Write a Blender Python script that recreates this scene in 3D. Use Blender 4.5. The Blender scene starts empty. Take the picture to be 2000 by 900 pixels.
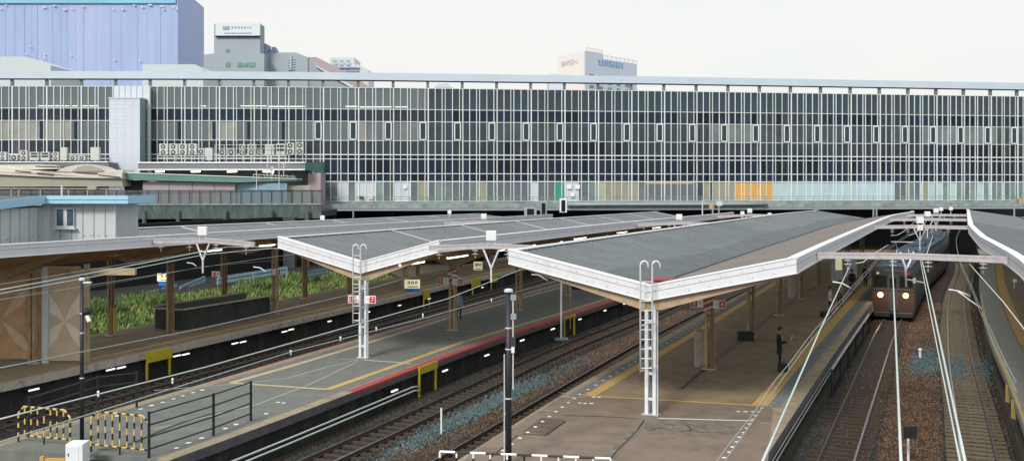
import bpy, bmesh, math, random
from mathutils import Vector, Matrix
random.seed(7)
SC = bpy.context.scene
COL = SC.collection
F = 1944.0; HZ = 365.0; EYE = 8.0
# ---------------------------------------------------------------- camera
cam = bpy.data.cameras.new('camera'); camo = bpy.data.objects.new('camera', cam); COL.objects.link(camo)
camo.location = (0, 0, EYE); camo.rotation_euler = (math.radians(90), 0, 0)
cam.sensor_width = 36; cam.lens = 36 * F / 2000.0; cam.shift_y = -(450 - HZ) / 2000.0
cam.clip_start = 0.5; cam.clip_end = 6000
SC.camera = camo
# ---------------------------------------------------------------- light
SUN_EL, SUN_AZ = math.radians(38), math.radians(205)     # azimuth from +Y clockwise: behind the camera
w = bpy.data.worlds.new('World'); SC.world = w; w.use_nodes = True
nt = w.node_tree; nt.nodes.clear()
wo = nt.nodes.new('ShaderNodeOutputWorld'); bg = nt.nodes.new('ShaderNodeBackground')
sky = nt.nodes.new('ShaderNodeTexSky'); sky.sky_type = 'NISHITA'; sky.sun_disc = False
sky.sun_elevation = SUN_EL; sky.sun_rotation = SUN_AZ
sky.air_density = 1.2; sky.dust_density = 4.0; sky.ozone_density = 2.0
cl = nt.nodes.new('ShaderNodeMix'); cl.data_type = 'RGBA'; cl.inputs[0].default_value = 0.80
wtc = nt.nodes.new('ShaderNodeTexCoord'); wnz = nt.nodes.new('ShaderNodeTexNoise'); wnz.inputs['Scale'].default_value = 1.6; wnz.inputs['Detail'].default_value = 5
wmp = nt.nodes.new('ShaderNodeMapping'); wmp.inputs['Scale'].default_value = (1, 1, 3.2); nt.links.new(wtc.outputs['Generated'], wmp.inputs[0]); nt.links.new(wmp.outputs[0], wnz.inputs[0])
wrp = nt.nodes.new('ShaderNodeValToRGB'); wrp.color_ramp.elements[0].position = 0.35; wrp.color_ramp.elements[1].position = 0.62
wrp.color_ramp.elements[0].color = (7.2, 7.75, 8.3, 1); wrp.color_ramp.elements[1].color = (8.75, 8.6, 8.2, 1)
nt.links.new(wnz.outputs[0], wrp.inputs[0]); nt.links.new(wrp.outputs[0], cl.inputs[7])
nt.links.new(sky.outputs[0], cl.inputs[6]); nt.links.new(cl.outputs[2], bg.inputs[0])
bg.inputs[1].default_value = 0.11
nt.links.new(bg.outputs[0], wo.inputs[0])
sl = bpy.data.lights.new('sun', 'SUN'); so = bpy.data.objects.new('sun', sl); COL.objects.link(so)
sl.energy = 2.4; sl.angle = math.radians(14); sl.color = (1.0, 0.95, 0.88)
sd = Vector((math.sin(SUN_AZ) * math.cos(SUN_EL), math.cos(SUN_AZ) * math.cos(SUN_EL), math.sin(SUN_EL)))
so.rotation_euler = sd.to_track_quat('Z', 'Y').to_euler(); so.location = (0, -20, 60)
SC.view_settings.view_transform = 'Standard'; SC.view_settings.look = 'None'
SC.view_settings.exposure = 0.16; SC.view_settings.gamma = 1.0
SC.view_settings.use_curve_mapping = False
# ---------------------------------------------------------------- helpers
def U(px, py, z=0.0):
    d = F * (EYE - z) / (py - HZ)
    return Vector(((px - 1000) / F * d, d, z))
def D(px, py, d):
    return Vector(((px - 1000) / F * d, d, EYE - (py - HZ) * d / F))
def lerp(a, b, t): return a + (b - a) * t
def interp(pl, y):
    """x on polyline [(x, y)...] at depth y"""
    if y <= pl[0][1]: a, b = pl[0], pl[1]
    elif y >= pl[-1][1]: a, b = pl[-2], pl[-1]
    else:
        for a, b in zip(pl, pl[1:]):
            if a[1] <= y <= b[1]: break
    return a[0] + (b[0] - a[0]) * (y - a[1]) / (b[1] - a[1])
def slope(pl, y): return (interp(pl, y + 1) - interp(pl, y - 1)) / 2
def frame(pl, y):
    s = slope(pl, y); t = Vector((s, 1, 0)).normalized(); return t, Vector((t.y, -t.x, 0))
def hit(pl, px, dx=0.0):
    """depth at which the camera ray of column px crosses polyline"""
    k = (px - 1000) / F; lo, hi = 15.0, 160.0
    f = lambda y: interp(pl, y) + dx - k * y
    a = f(lo)
    for _ in range(60):
        m = (lo + hi) / 2
        if (f(m) > 0) == (a > 0): lo = m
        else: hi = m
    return (lo + hi) / 2

MATS = {}
def mat(name, col, rough=0.7, metal=0.0, var=0.15, scale=3.0, bump=0.0, bscale=40.0, emit=None, es=1.0, spec=0.5, stain=None, stsc=0.6, stamt=0.5, island=0.0, stretch=None):
    m = bpy.data.materials.new(name); m.use_nodes = True; n = m.node_tree; L = n.links
    b = n.nodes['Principled BSDF']; b.inputs['Roughness'].default_value = rough; b.inputs['Metallic'].default_value = metal
    b.inputs['Specular IOR Level'].default_value = spec
    c = (*col, 1)
    tc = n.nodes.new('ShaderNodeTexCoord')
    class _T: pass
    if stretch:
        mpn = n.nodes.new('ShaderNodeMapping'); mpn.inputs['Scale'].default_value = stretch; L.new(tc.outputs['Object'], mpn.inputs[0]); tcx = mpn.outputs[0]
    else: tcx = tc.outputs['Object']
    if var > 0 or stain:
        nz = n.nodes.new('ShaderNodeTexNoise'); nz.inputs['Scale'].default_value = scale; nz.inputs['Detail'].default_value = 8; nz.inputs['Roughness'].default_value = 0.65
        L.new(tcx, nz.inputs['Vector'])
        rp = n.nodes.new('ShaderNodeValToRGB'); rp.color_ramp.elements[0].position = 0.3; rp.color_ramp.elements[1].position = 0.7
        rp.color_ramp.elements[0].color = (*[x * (1 - var) for x in col], 1); rp.color_ramp.elements[1].color = (*[min(1, x * (1 + var)) for x in col], 1)
        L.new(nz.outputs[0], rp.inputs[0]); out = rp.outputs[0]
        if stain:
            n2 = n.nodes.new('ShaderNodeTexNoise'); n2.inputs['Scale'].default_value = stsc; n2.inputs['Detail'].default_value = 10; n2.inputs['Roughness'].default_value = 0.7
            L.new(tcx, n2.inputs['Vector'])
            r2 = n.nodes.new('ShaderNodeValToRGB'); r2.color_ramp.elements[0].position = 0.48; r2.color_ramp.elements[1].position = 0.66
            r2.color_ramp.elements[0].color = (0, 0, 0, 1); r2.color_ramp.elements[1].color = (stamt,) * 3 + (1,)
            L.new(n2.outputs[0], r2.inputs[0])
            mx = n.nodes.new('ShaderNodeMix'); mx.data_type = 'RGBA'; mx.inputs[7].default_value = (*stain, 1)
            L.new(r2.outputs[0], mx.inputs[0]); L.new(out, mx.inputs[6]); out = mx.outputs[2]
        if island > 0:
            g = n.nodes.new('ShaderNodeNewGeometry'); h = n.nodes.new('ShaderNodeHueSaturation')
            mp = n.nodes.new('ShaderNodeMapRange'); mp.inputs[3].default_value = 1 - island; mp.inputs[4].default_value = 1 + island * 1.6
            L.new(g.outputs['Random Per Island'], mp.inputs[0]); L.new(mp.outputs[0], h.inputs['Value']); L.new(out, h.inputs['Color']); out = h.outputs[0]
        L.new(out, b.inputs['Base Color'])
    else: b.inputs['Base Color'].default_value = c
    if bump > 0:
        nb = n.nodes.new('ShaderNodeTexNoise'); nb.inputs['Scale'].default_value = bscale; nb.inputs['Detail'].default_value = 5
        L.new(tc.outputs['Object'], nb.inputs['Vector'])
        bp = n.nodes.new('ShaderNodeBump'); bp.inputs['Strength'].default_value = bump; bp.inputs['Distance'].default_value = 0.05
        L.new(nb.outputs[0], bp.inputs['Height']); L.new(bp.outputs[0], b.inputs['Normal'])
    if emit:
        b.inputs['Emission Color'].default_value = (*emit, 1); b.inputs['Emission Strength'].default_value = es
    MATS[name] = m; return m
def M(n): return MATS[n]

class MB:
    def __init__(s): s.v = []; s.f = []; s.mi = []; s.m = []
    def _m(s, m):
        if m is None: return 0
        if m not in s.m: s.m.append(m)
        return s.m.index(m)
    def add(s, vs, fs, m=None):
        k = len(s.v); s.v += [Vector(v) for v in vs]; i = s._m(m)
        for f in fs: s.f.append([k + j for j in f]); s.mi.append(i)
    def box(s, a, b, m=None):
        (x0, y0, z0), (x1, y1, z1) = a, b
        s.hexa([(x0, y0, z0), (x1, y0, z0), (x1, y1, z0), (x0, y1, z0)], [(x0, y0, z1), (x1, y0, z1), (x1, y1, z1), (x0, y1, z1)], m)
    def hexa(s, lo, hi, m=None):
        s.add(list(lo) + list(hi), [(3, 2, 1, 0), (4, 5, 6, 7), (0, 1, 5, 4), (1, 2, 6, 5), (2, 3, 7, 6), (3, 0, 4, 7)], m)
    def obox(s, c, x, y, hx, hy, z0, z1, m=None):
        """box around c with unit axes x, y in plan"""
        c = Vector(c); x = Vector(x); y = Vector(y)
        p = [c - x * hx - y * hy, c + x * hx - y * hy, c + x * hx + y * hy, c - x * hx + y * hy]
        s.hexa([(q.x, q.y, z0) for q in p], [(q.x, q.y, z1) for q in p], m)
    def bar(s, a, b, w, h, m=None, up=(0, 0, 1)):
        a = Vector(a); b = Vector(b); t = (b - a).normalized(); u = Vector(up)
        if abs(t.dot(u)) > 0.99: u = Vector((0, 1, 0))
        r = t.cross(u).normalized() * w / 2; u = r.cross(t).normalized() * h / 2
        s.hexa([a - r - u, a + r - u, b + r - u, b - r - u], [a - r + u, a + r + u, b + r + u, b - r + u], m)
    def tube(s, pts, r, n=8, m=None, cap=True):
        pts = [Vector(p) for p in pts]; rs = r if isinstance(r, (list, tuple)) else [r] * len(pts)
        k = len(s.v); i = s._m(m); N = len(pts)
        for j, p in enumerate(pts):
            t = (pts[min(j + 1, N - 1)] - pts[max(j - 1, 0)]).normalized()
            u = Vector((0, 0, 1)) if abs(t.z) < 0.95 else Vector((0, 1, 0))
            a = t.cross(u).normalized(); b = a.cross(t).normalized()
            for q in range(n):
                an = 2 * math.pi * q / n; s.v.append(p + (a * math.cos(an) + b * math.sin(an)) * rs[j])
        for j in range(N - 1):
            for q in range(n):
                s.f.append([k + j * n + q, k + j * n + (q + 1) % n, k + (j + 1) * n + (q + 1) % n, k + (j + 1) * n + q]); s.mi.append(i)
        if cap:
            s.f.append([k + q for q in range(n)][::-1]); s.mi.append(i)
            s.f.append([k + (N - 1) * n + q for q in range(n)]); s.mi.append(i)
    def quad(s, a, b, c, d, m=None): s.add([a, b, c, d], [(0, 1, 2, 3)], m)
    def strip(s, A, B, m=None):
        n = len(A); s.add(list(A) + list(B), [(i, i + 1, n + i + 1, n + i) for i in range(n - 1)], m)
    def slab(s, A, B, th, m=None):
        """ribbon between polylines A, B with thickness th downwards"""
        n = len(A); dn = Vector((0, 0, -th)); A = [Vector(a) for a in A]; B = [Vector(b) for b in B]
        V = A + B + [a + dn for a in A] + [b + dn for b in B]; f = []
        for i in range(n - 1):
            f += [(i, n + i, n + i + 1, i + 1), (2 * n + i, 2 * n + i + 1, 3 * n + i + 1, 3 * n + i), (i, i + 1, 2 * n + i + 1, 2 * n + i), (n + i + 1, n + i, 3 * n + i, 3 * n + i + 1)]
        f += [(0, 2 * n, 3 * n, n), (n - 1, 2 * n - 1, 4 * n - 1, 3 * n - 1)]
        s.add(V, f, m)
    def prism(s, poly, off, m=None):
        off = Vector(off); n = len(poly); P = [Vector(p) for p in poly]
        s.add(P + [p + off for p in P], [tuple(range(n))[::-1], tuple(range(n, 2 * n))] + [(i, (i + 1) % n, n + (i + 1) % n, n + i) for i in range(n)], m)
    def ball(s, c, r, m=None, sz=1.0, n=8):
        c = Vector(c); V = []; f = []
        for i in range(1, n):
            th = math.pi * i / n
            for j in range(n * 2): ph = math.pi * j / n; V.append(c + Vector((math.sin(th) * math.cos(ph) * r, math.sin(th) * math.sin(ph) * r, math.cos(th) * r * sz)))
        w = 2 * n
        for i in range(n - 2):
            for j in range(w): f.append((i * w + j, (i + 1) * w + j, (i + 1) * w + (j + 1) % w, i * w + (j + 1) % w))
        V += [c + Vector((0, 0, r * sz)), c - Vector((0, 0, r * sz))]
        t = len(V) - 2
        for j in range(w): f.append((t, j, (j + 1) % w)); f.append((t + 1, (n - 2) * w + (j + 1) % w, (n - 2) * w + j))
        s.add(V, f, m)
    def text(s, txt, size, o, x, z, m=None, th=0.0):
        """text mesh: origin o (centre), x right axis, z up axis"""
        c = bpy.data.curves.new('t', 'FONT'); c.body = txt; c.size = size; c.align_x = 'CENTER'; c.align_y = 'CENTER'; c.resolution_u = 2
        ob = bpy.data.objects.new('t', c); COL.objects.link(ob)
        dg = bpy.context.evaluated_depsgraph_get(); me = ob.evaluated_get(dg).to_mesh()
        x = Vector(x); z = Vector(z); o = Vector(o)
        s.add([o + x * v.co.x + z * v.co.y for v in me.vertices], [tuple(p.vertices) for p in me.polygons], m)
        bpy.data.objects.remove(ob); bpy.data.curves.remove(c)
    def build(s, name, material=None, parent=None, smooth=False, bevel=0.0, origin=None, fix=True):
        me = bpy.data.meshes.new(name); o = bpy.data.objects.new(name, me); COL.objects.link(o)
        if parent is not None: og = Vector(parent['_w'])
        elif origin is not None: og = Vector(origin)
        else:
            xs = [v.x for v in s.v]; ys = [v.y for v in s.v]; og = Vector(((min(xs) + max(xs)) / 2, (min(ys) + max(ys)) / 2, min(v.z for v in s.v)))
        me.from_pydata([v - og for v in s.v], [], s.f)
        ms = s.m if s.m else [material]
        for q in ms: me.materials.append(q if q is not None else material)
        if len(ms) > 1:
            me.polygons.foreach_set('material_index', s.mi)
        if smooth: me.polygons.foreach_set('use_smooth', [True] * len(me.polygons))
        me.update()
        if fix and len(s.f) < 20000:
            bm = bmesh.new(); bm.from_mesh(me); bmesh.ops.recalc_face_normals(bm, faces=bm.faces); bm.to_mesh(me); bm.free()
        o['_w'] = tuple(og)
        if parent is not None: o.parent = parent; o['_w'] = tuple(og)
        else: o.location = og
        if bevel > 0:
            b = o.modifiers.new('b', 'BEVEL'); b.width = bevel; b.segments = 2; b.limit_method = 'ANGLE'
        return o
def tag(o, label, cat, group=None):
    o['label'] = label; o['category'] = cat
    if group: o['group'] = group
    return o
def stru(o): o['kind'] = 'structure'; return o
def stuff(o, label, cat): tag(o, label, cat); o['kind'] = 'stuff'; return o
def thing(name, label, cat, loc=(0, 0, 0), group=None):
    o = bpy.data.objects.new(name, None); COL.objects.link(o); o.location = loc; o.empty_display_size = 0.2
    o['_w'] = tuple(loc); return tag(o, label, cat, group)
def dup(root, loc, rz, label, group=None, sc=None):
    r = root.copy(); COL.objects.link(r); r.location = loc; r.rotation_euler = (0, 0, rz); r['label'] = label
    if sc: r.scale = sc
    if group: r['group'] = group
    for ch in list(root.children):
        c = ch.copy(); COL.objects.link(c); c.parent = r
        for g in list(ch.children):
            d = g.copy(); COL.objects.link(d); d.parent = c
    return r
ORD = 'first second third fourth fifth sixth seventh eighth ninth tenth eleventh twelfth thirteenth fourteenth fifteenth sixteenth seventeenth eighteenth nineteenth twentieth'.split()
def nth(i):
    if i < 20: return ORD[i]
    return ('twenty ' if i < 29 else 'thirty ' if i < 39 else 'forty ' if i < 49 else 'fifty ') + ORD[(i - 20) % 10] if i not in (29, 39, 49) else {29: 'thirtieth', 39: 'fortieth', 49: 'fiftieth'}[i]
# ---------------------------------------------------------------- materials
mat('asphalt', (0.26, 0.205, 0.132), 0.9, var=0.25, scale=1.2, bump=0.25, bscale=60, stain=(0.15, 0.125, 0.08), stsc=0.35, stamt=0.6)
mat('asphalt_grey', (0.155, 0.168, 0.150), 0.9, var=0.22, scale=1.5, bump=0.25, bscale=60, stain=(0.15, 0.165, 0.155), stsc=0.3, stamt=0.6)
mat('asphalt_red', (0.200, 0.155, 0.120), 0.9, var=0.25, scale=1.0, bump=0.3, bscale=50, stain=(0.235, 0.18, 0.145), stsc=0.5, stamt=0.7)
mat('patch', (0.185, 0.165, 0.135), 0.9, var=0.3, scale=3, bump=0.4, bscale=25, stain=(0.10, 0.095, 0.085), stsc=1.4, stamt=0.9)
mat('concrete_edge', (0.32, 0.265, 0.18), 0.85, var=0.2, scale=2, bump=0.2, bscale=50, stain=(0.13, 0.12, 0.09), stsc=1.2, stamt=0.7)
mat('concrete_pale', (0.30, 0.31, 0.28), 0.85, var=0.12, scale=2, bump=0.2, bscale=50, stain=(0.2, 0.2, 0.17), stsc=1.0, stamt=0.5)
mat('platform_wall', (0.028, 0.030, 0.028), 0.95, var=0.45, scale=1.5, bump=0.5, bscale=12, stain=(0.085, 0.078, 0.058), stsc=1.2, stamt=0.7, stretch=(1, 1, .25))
mat('lip', (0.10, 0.095, 0.11), 0.9, var=0.3, scale=3, bump=0.4, bscale=20)
mat('lip_pale', (0.50, 0.45, 0.40), 0.9, var=0.3, scale=2, bump=0.3, bscale=20, stain=(0.12, 0.09, 0.08), stsc=2.0, stamt=0.8)
mat('sleeper_dark', (0.028, 0.024, 0.020), 0.95, var=0.4, scale=6)
mat('patch_red', (0.115, 0.085, 0.070), 0.9, var=0.3, scale=2)
mat('yellow_line', (0.55, 0.36, 0.12), 0.8, var=0.2, scale=4, bump=0.15, stain=(0.33, 0.24, 0.12), stsc=2, stamt=0.6)
mat('cream_line', (0.48, 0.42, 0.27), 0.8, var=0.2, scale=4, stain=(0.25, 0.22, 0.15), stsc=2, stamt=0.6)
mat('red_line', (0.40, 0.055, 0.06), 0.75, var=0.2, scale=4, stain=(0.25, 0.1, 0.09), stsc=2, stamt=0.5)
mat('red_faded', (0.38, 0.19, 0.15), 0.85, var=0.2, scale=4)
mat('white_paint', (0.75, 0.78, 0.80), 0.6, var=0.06, scale=3)
mat('white_line', (0.42, 0.44, 0.42), 0.8, var=0.25, scale=5)
mat('crack', (0.02, 0.02, 0.02), 0.95, var=0)
mat('ballast', (0.050, 0.032, 0.020), 0.95, var=0.5, scale=14, bump=1.0, bscale=18, stain=(0.035, 0.028, 0.022), stsc=0.5, stamt=0.8)
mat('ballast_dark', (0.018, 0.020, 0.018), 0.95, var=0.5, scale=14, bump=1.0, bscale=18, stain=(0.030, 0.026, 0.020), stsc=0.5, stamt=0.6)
mat('stone_red', (0.115, 0.066, 0.042), 0.95, var=0.3, scale=0.6, island=0.6, stain=(0.05, 0.035, 0.028), stsc=0.3, stamt=0.9)
mat('stone_brown', (0.085, 0.056, 0.036), 0.95, var=0.3, scale=0.6, island=0.65, stain=(0.07, 0.055, 0.045), stsc=0.25, stamt=0.9)
mat('stone_dark', (0.026, 0.028, 0.026), 0.95, var=0.3, scale=0.6, island=0.6)
mat('stone_blue', (0.062, 0.092, 0.10), 0.9, var=0.2, scale=0.8, island=0.6)
mat('earth', (0.09, 0.08, 0.06), 0.95, var=0.3, scale=0.3)
mat('rail', (0.10, 0.07, 0.055), 0.6, metal=0.3, var=0.3, scale=8)
mat('rail_top', (0.42, 0.40, 0.42), 0.3, metal=0.9, var=0.1, scale=8)
mat('sleeper', (0.055, 0.040, 0.026), 0.95, var=0.4, scale=6, bump=0.3)
mat('sleeper_conc', (0.15, 0.125, 0.085), 0.95, var=0.3, scale=6, bump=0.3)
def roof_mat(name, base, seams):
    m = mat(name, base, 0.85, var=0.14, scale=1.2, bump=0.25, bscale=25, stain=tuple(x * 1.35 for x in base), stsc=0.35, stamt=0.5)
roof_mat('roof_grey', (0.165, 0.18, 0.195), 0)
roof_mat('roof_green', (0.15, 0.175, 0.185), 0)
roof_mat('roof_wet', (0.10, 0.125, 0.132), 0)
roof_mat('roof_rib', (0.13, 0.148, 0.158), 0)
roof_mat('roof_brown', (0.19, 0.178, 0.168), 0)
mat('roof_seam', (0.42, 0.44, 0.46), 0.7, var=0.1)
mat('fascia', (0.69, 0.715, 0.76), 0.5, var=0.07, scale=1.5, stain=(0.50, 0.47, 0.45), stsc=1.5, stamt=0.5, stretch=(1, 1, .3))
mat('fascia_edge', (0.80, 0.83, 0.88), 0.45, var=0.05)
mat('fascia_joint', (0.16, 0.16, 0.2), 0.7, var=0)
mat('soffit', (0.42, 0.25, 0.09), 0.8, var=0.2, scale=2, stain=(0.16, 0.12, 0.07), stsc=0.8, stamt=0.6)
mat('girder', (0.42, 0.32, 0.22), 0.75, var=0.2, scale=2, stain=(0.25, 0.16, 0.1), stsc=1.0, stamt=0.5)
mat('col_white', (0.66, 0.72, 0.78), 0.5, var=0.08, scale=4, stain=(0.4, 0.36, 0.3), stsc=2.0, stamt=0.4)
mat('col_tan', (0.44, 0.34, 0.20), 0.6, var=0.2, scale=4, stain=(0.18, 0.10, 0.05), stsc=2.0, stamt=0.8)
mat('col_brown', (0.22, 0.13, 0.07), 0.6, var=0.2, scale=4, stain=(0.3, 0.22, 0.12), stsc=2.0, stamt=0.6)
mat('steel', (0.46, 0.44, 0.46), 0.5, metal=0.2, var=0.15, scale=4)
mat('steel_pale', (0.66, 0.68, 0.72), 0.45, metal=0.1, var=0.1, scale=4)
mat('dark_metal', (0.025, 0.028, 0.035), 0.45, metal=0.3, var=0.2)
mat('black', (0.012, 0.012, 0.014), 0.6, var=0)
mat('wire', (0.55, 0.64, 0.60), 0.4, metal=0.1, var=0)
mat('wire_pale', (0.36, 0.40, 0.38), 0.4, metal=0.2, var=0)
mat('wire_dark', (0.20, 0.22, 0.20), 0.5, metal=0.2, var=0)
mat('insul', (0.82, 0.85, 0.85), 0.25, var=0)
mat('tube_glow', (0.9, 0.9, 0.85), 0.4, var=0, emit=(1.0, 0.96, 0.82), es=3.0)
mat('tube_cool', (0.9, 0.9, 0.9), 0.4, var=0, emit=(0.95, 0.95, 1.0), es=1.3)
mat('tube_room', (0.9, 0.9, 0.8), 0.4, var=0, emit=(1.0, 0.97, 0.72), es=6.0)
mat('safety_yellow', (0.52, 0.44, 0.02), 0.6, var=0.15, scale=4)
mat('hazard_yellow', (0.60, 0.44, 0.14), 0.6, var=0.15, scale=6)
mat('sign_red', (0.50, 0.02, 0.03), 0.5, var=0)
mat('sign_white', (0.78, 0.78, 0.78), 0.5, var=0)
mat('sign_blue', (0.02, 0.16, 0.55), 0.5, var=0)
mat('sign_cream', (0.85, 0.82, 0.52), 0.5, var=0, emit=(1, 0.96, 0.6), es=0.35)
mat('red_cloth', (0.30, 0.05, 0.05), 0.8, var=0.1)
# ================================================================ lines of the place
P1R = [(-24.8, 30), (-20.7, 40.3), (-17.0, 49.7), (-12.2, 62.2), (-8.26, 73), (0.2, 96), (4.6, 108), (17, 142)]
P1L = [(-33, 30), (-28.2, 40), (-22.8, 53.8), (-18.9, 64.3), (-15.4, 74), (-7.2, 96), (-2.8, 108), (9.6, 142)]
P2L = [(-17.7, 27), (-16.3, 31.0), (-12.4, 40.7), (-10.4, 46.8), (-8.2, 52.2), (-4.1, 62.7), (4.3, 83.6), (14.5, 108), (29, 142)]
P2R = [(-11.1, 26.7), (-9.4, 30.5), (-8.26, 33.4), (-6.2, 38.9), (-3.5, 46), (0.2, 55), (2.8, 60.5), (5.55, 66.2), (13, 83), (24, 108), (39, 142)]
P3L = [(-2.9, 25.7), (-1.4, 29.7), (0.86, 35.6), (1.9, 38.6), (6.2, 48.6), (10.2, 58.2), (16, 72), (24, 90), (33.3, 108), (48, 142)]
P3R = [(5.8, 25.5), (7.3, 29), (10, 35.3), (15.8, 48.6), (20.1, 58.2), (26.3, 72), (34.6, 90), (43.9, 108), (59, 142)]
P4L = [(12.2, 22), (17.2, 33.4), (20.5, 41.1), (25, 52.2), (31.1, 65.9), (39.2, 83.6), (51, 108), (66, 142)]
T0 = [(-46, 20), (-36.5, 40), (-26.8, 64.3), (-20.6, 80), (-10, 106), (4, 142)]
T1 = [(x + 1.75, y) for x, y in P1R]; T1.insert(0, (-31, 10))
T2 = [(x - 1.75, y) for x, y in P2L]; T2.insert(0, (-26.3, 10))
T3 = [(-16, 10), (-9.85, 25), (-6.55, 33.07), (-2.25, 43.5), (2.2, 55), (7.4, 66), (14.9, 83), (25.8, 108), (41, 142)]
T4 = [(-11.3, 10), (-5.3, 25), (-1.95, 33.4), (8.1, 58.6), (14, 72), (22.1, 90), (31.4, 108), (46, 142)]
T5 = [(1.2, 10), (7.4, 25.3), (10.75, 33.07), (24.2, 64.3), (36.3, 90), (45.7, 108), (61, 142)]
T6 = [(6, 10), (12.2, 25), (15.5, 33.07), (18.5, 40), (23.1, 51.3), (33.55, 75.3), (40.4, 90), (49.2, 108), (64.3, 142)]
def smooth(pl, n=3):
    """resample a polyline by depth every 2.5 m with averaging so curves read smooth"""
    ys = []; y = pl[0][1]
    while y < pl[-1][1]: ys.append(y); y += 2.5
    ys.append(pl[-1][1])
    xs = [interp(pl, y) for y in ys]
    for _ in range(n * 2):
        xs = [xs[0]] + [(xs[i - 1] + 2 * xs[i] + xs[i + 1]) / 4 for i in range(1, len(xs) - 1)] + [xs[-1]]
    return list(zip(xs, ys))
P1R, P1L, P2L, P2R, P3L, P3R, P4L, T0, T1, T2, T3, T4, T5, T6 = [smooth(p) for p in (P1R, P1L, P2L, P2R, P3L, P3R, P4L, T0, T1, T2, T3, T4, T5, T6)]
def cut(pl, y0, y1):
    out = [(interp(pl, y0), y0)] + [p for p in pl if y0 < p[1] < y1] + [(interp(pl, y1), y1)]
    return out
def off(pl, d, z=0.0):
    """offset polyline to the right by d"""
    return [Vector((x, y, z)) + frame(pl, y)[1] * d for x, y in pl]
# ================================================================ ground
g = MB(); g.add([(-2500, -300, -1.42), (2500, -300, -1.42), (2500, 4000, -1.42), (-2500, 4000, -1.42)], [(0, 1, 2, 3)])
stru(g.build('ground', M('earth')))
def bedstrip(name, A, B, m, z):
    a = [Vector((x, y, z)) for x, y in A]; b = [Vector((interp(B, y), y, z)) for x, y in A]
    q = MB(); q.strip(a, b); return stru(q.build(name, m))
bedstrip('ballast_bed', cut(P1R, 30, 142), P2L, M('ballast_dark'), -1.33)
bedstrip('ballast_bed', cut(P2R, 27, 142), P3L, M('ballast'), -1.33)
bedstrip('ballast_bed', cut(P3R, 26, 142), P4L, M('ballast'), -1.33)
q = MB(); q.strip([Vector((x - 40, y, -1.335)) for x, y in cut(P1L, 31, 100)], [Vector((x + 0.0, y, -1.335)) for x, y in cut(P1L, 31, 100)])
stru(q.build('ballast_bed', M('ballast')))
q = MB(); q.quad((-70, 2, -1.34), (40, 2, -1.34), (40, 31, -1.34), (-70, 31, -1.34)); stru(q.build('ballast_bed', M('ballast_dark')))
# ---------------- platforms
def platform(name, L, R, y0, y1, topm, lipm, wallm, edge=0.45, edgem='concrete_edge'):
    L = cut(L, y0[0], y1); R = cut(R, y0[1], y1)
    n = 46
    ys = [i / n for i in range(n + 1)]
    Ls = [(interp(L, lerp(y0[0], y1, t)), lerp(y0[0], y1, t)) for t in ys]; Rs = [(interp(R, lerp(y0[1], y1, t)), lerp(y0[1], y1, t)) for t in ys]
    l0 = off(Ls, 0); l1 = off(Ls, edge); r0 = off(Rs, 0); r1 = off(Rs, -edge)
    root = bpy.data.objects.new(name, None); COL.objects.link(root); root['kind'] = 'structure'; root['_w'] = (0, 0, 0)
    t = MB(); t.slab(l1, r1, 0.5); t.build('surface', M(topm), root)
    e = MB(); e.slab(l0, l1, 0.14); e.slab(r1, r0, 0.14); e.build('coping', M(edgem), root)
    # face of coping and recessed wall below
    f = MB()
    for A, s in ((Ls, 1), (Rs, -1)):
        a = off(A, 0.02 * s * -1, -0.004); b = off(A, 0.015 * s, -0.004)
        f.slab(a, b, 0.30)
    f.build('edge_face', M(lipm), root)
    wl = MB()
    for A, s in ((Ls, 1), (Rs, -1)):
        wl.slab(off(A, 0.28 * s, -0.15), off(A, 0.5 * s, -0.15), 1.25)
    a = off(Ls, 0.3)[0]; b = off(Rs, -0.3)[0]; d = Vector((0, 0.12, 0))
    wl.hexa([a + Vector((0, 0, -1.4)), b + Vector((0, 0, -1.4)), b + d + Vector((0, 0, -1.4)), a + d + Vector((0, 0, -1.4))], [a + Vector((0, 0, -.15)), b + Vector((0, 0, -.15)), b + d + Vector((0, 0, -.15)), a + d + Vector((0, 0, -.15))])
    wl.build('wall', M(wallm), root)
    return root
pl1 = platform('platform', P1L, P1R, (31, 31), 142, 'asphalt', 'lip_pale', 'platform_wall')
pl2 = platform('platform', P2L, P2R, (30.6, 29.2), 142, 'asphalt_grey', 'lip', 'platform_wall')
pl3 = platform('platform', P3L, P3R, (26.9, 26.2), 142, 'asphalt', 'lip', 'platform_wall', edge=0.9)
P4Rr = [(x + 10, y - 4) for x, y in P4L]
pl4 = platform('platform', P4L, P4Rr, (22, 22), 138, 'asphalt', 'concrete_pale', 'platform_wall', edge=1.25, edgem='concrete_pale')
# ---------------- markings (sheets just above the surface)
def line(root, name, pl, d0, d1, y0, y1, m, z=0.004):
    c = cut(pl, y0, y1); q = MB(); q.strip(off(c, d0, z), off(c, d1, z)); return q.build(name, M(m), root)
def seg(root, name, pts, wdt, m, z=0.008):
    q = MB()
    for a, b in zip(pts, pts[1:]):
        a = Vector((a[0], a[1], z)); b = Vector((b[0], b[1], z)); t = (b - a).normalized(); n = Vector((-t.y, t.x, 0)) * wdt / 2
        q.quad(a - n, b - n, b + n, a + n)
    return q.build(name, M(m), root)
def pxs(l, z=0): return [U(x, y, z) for x, y in l]
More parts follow.
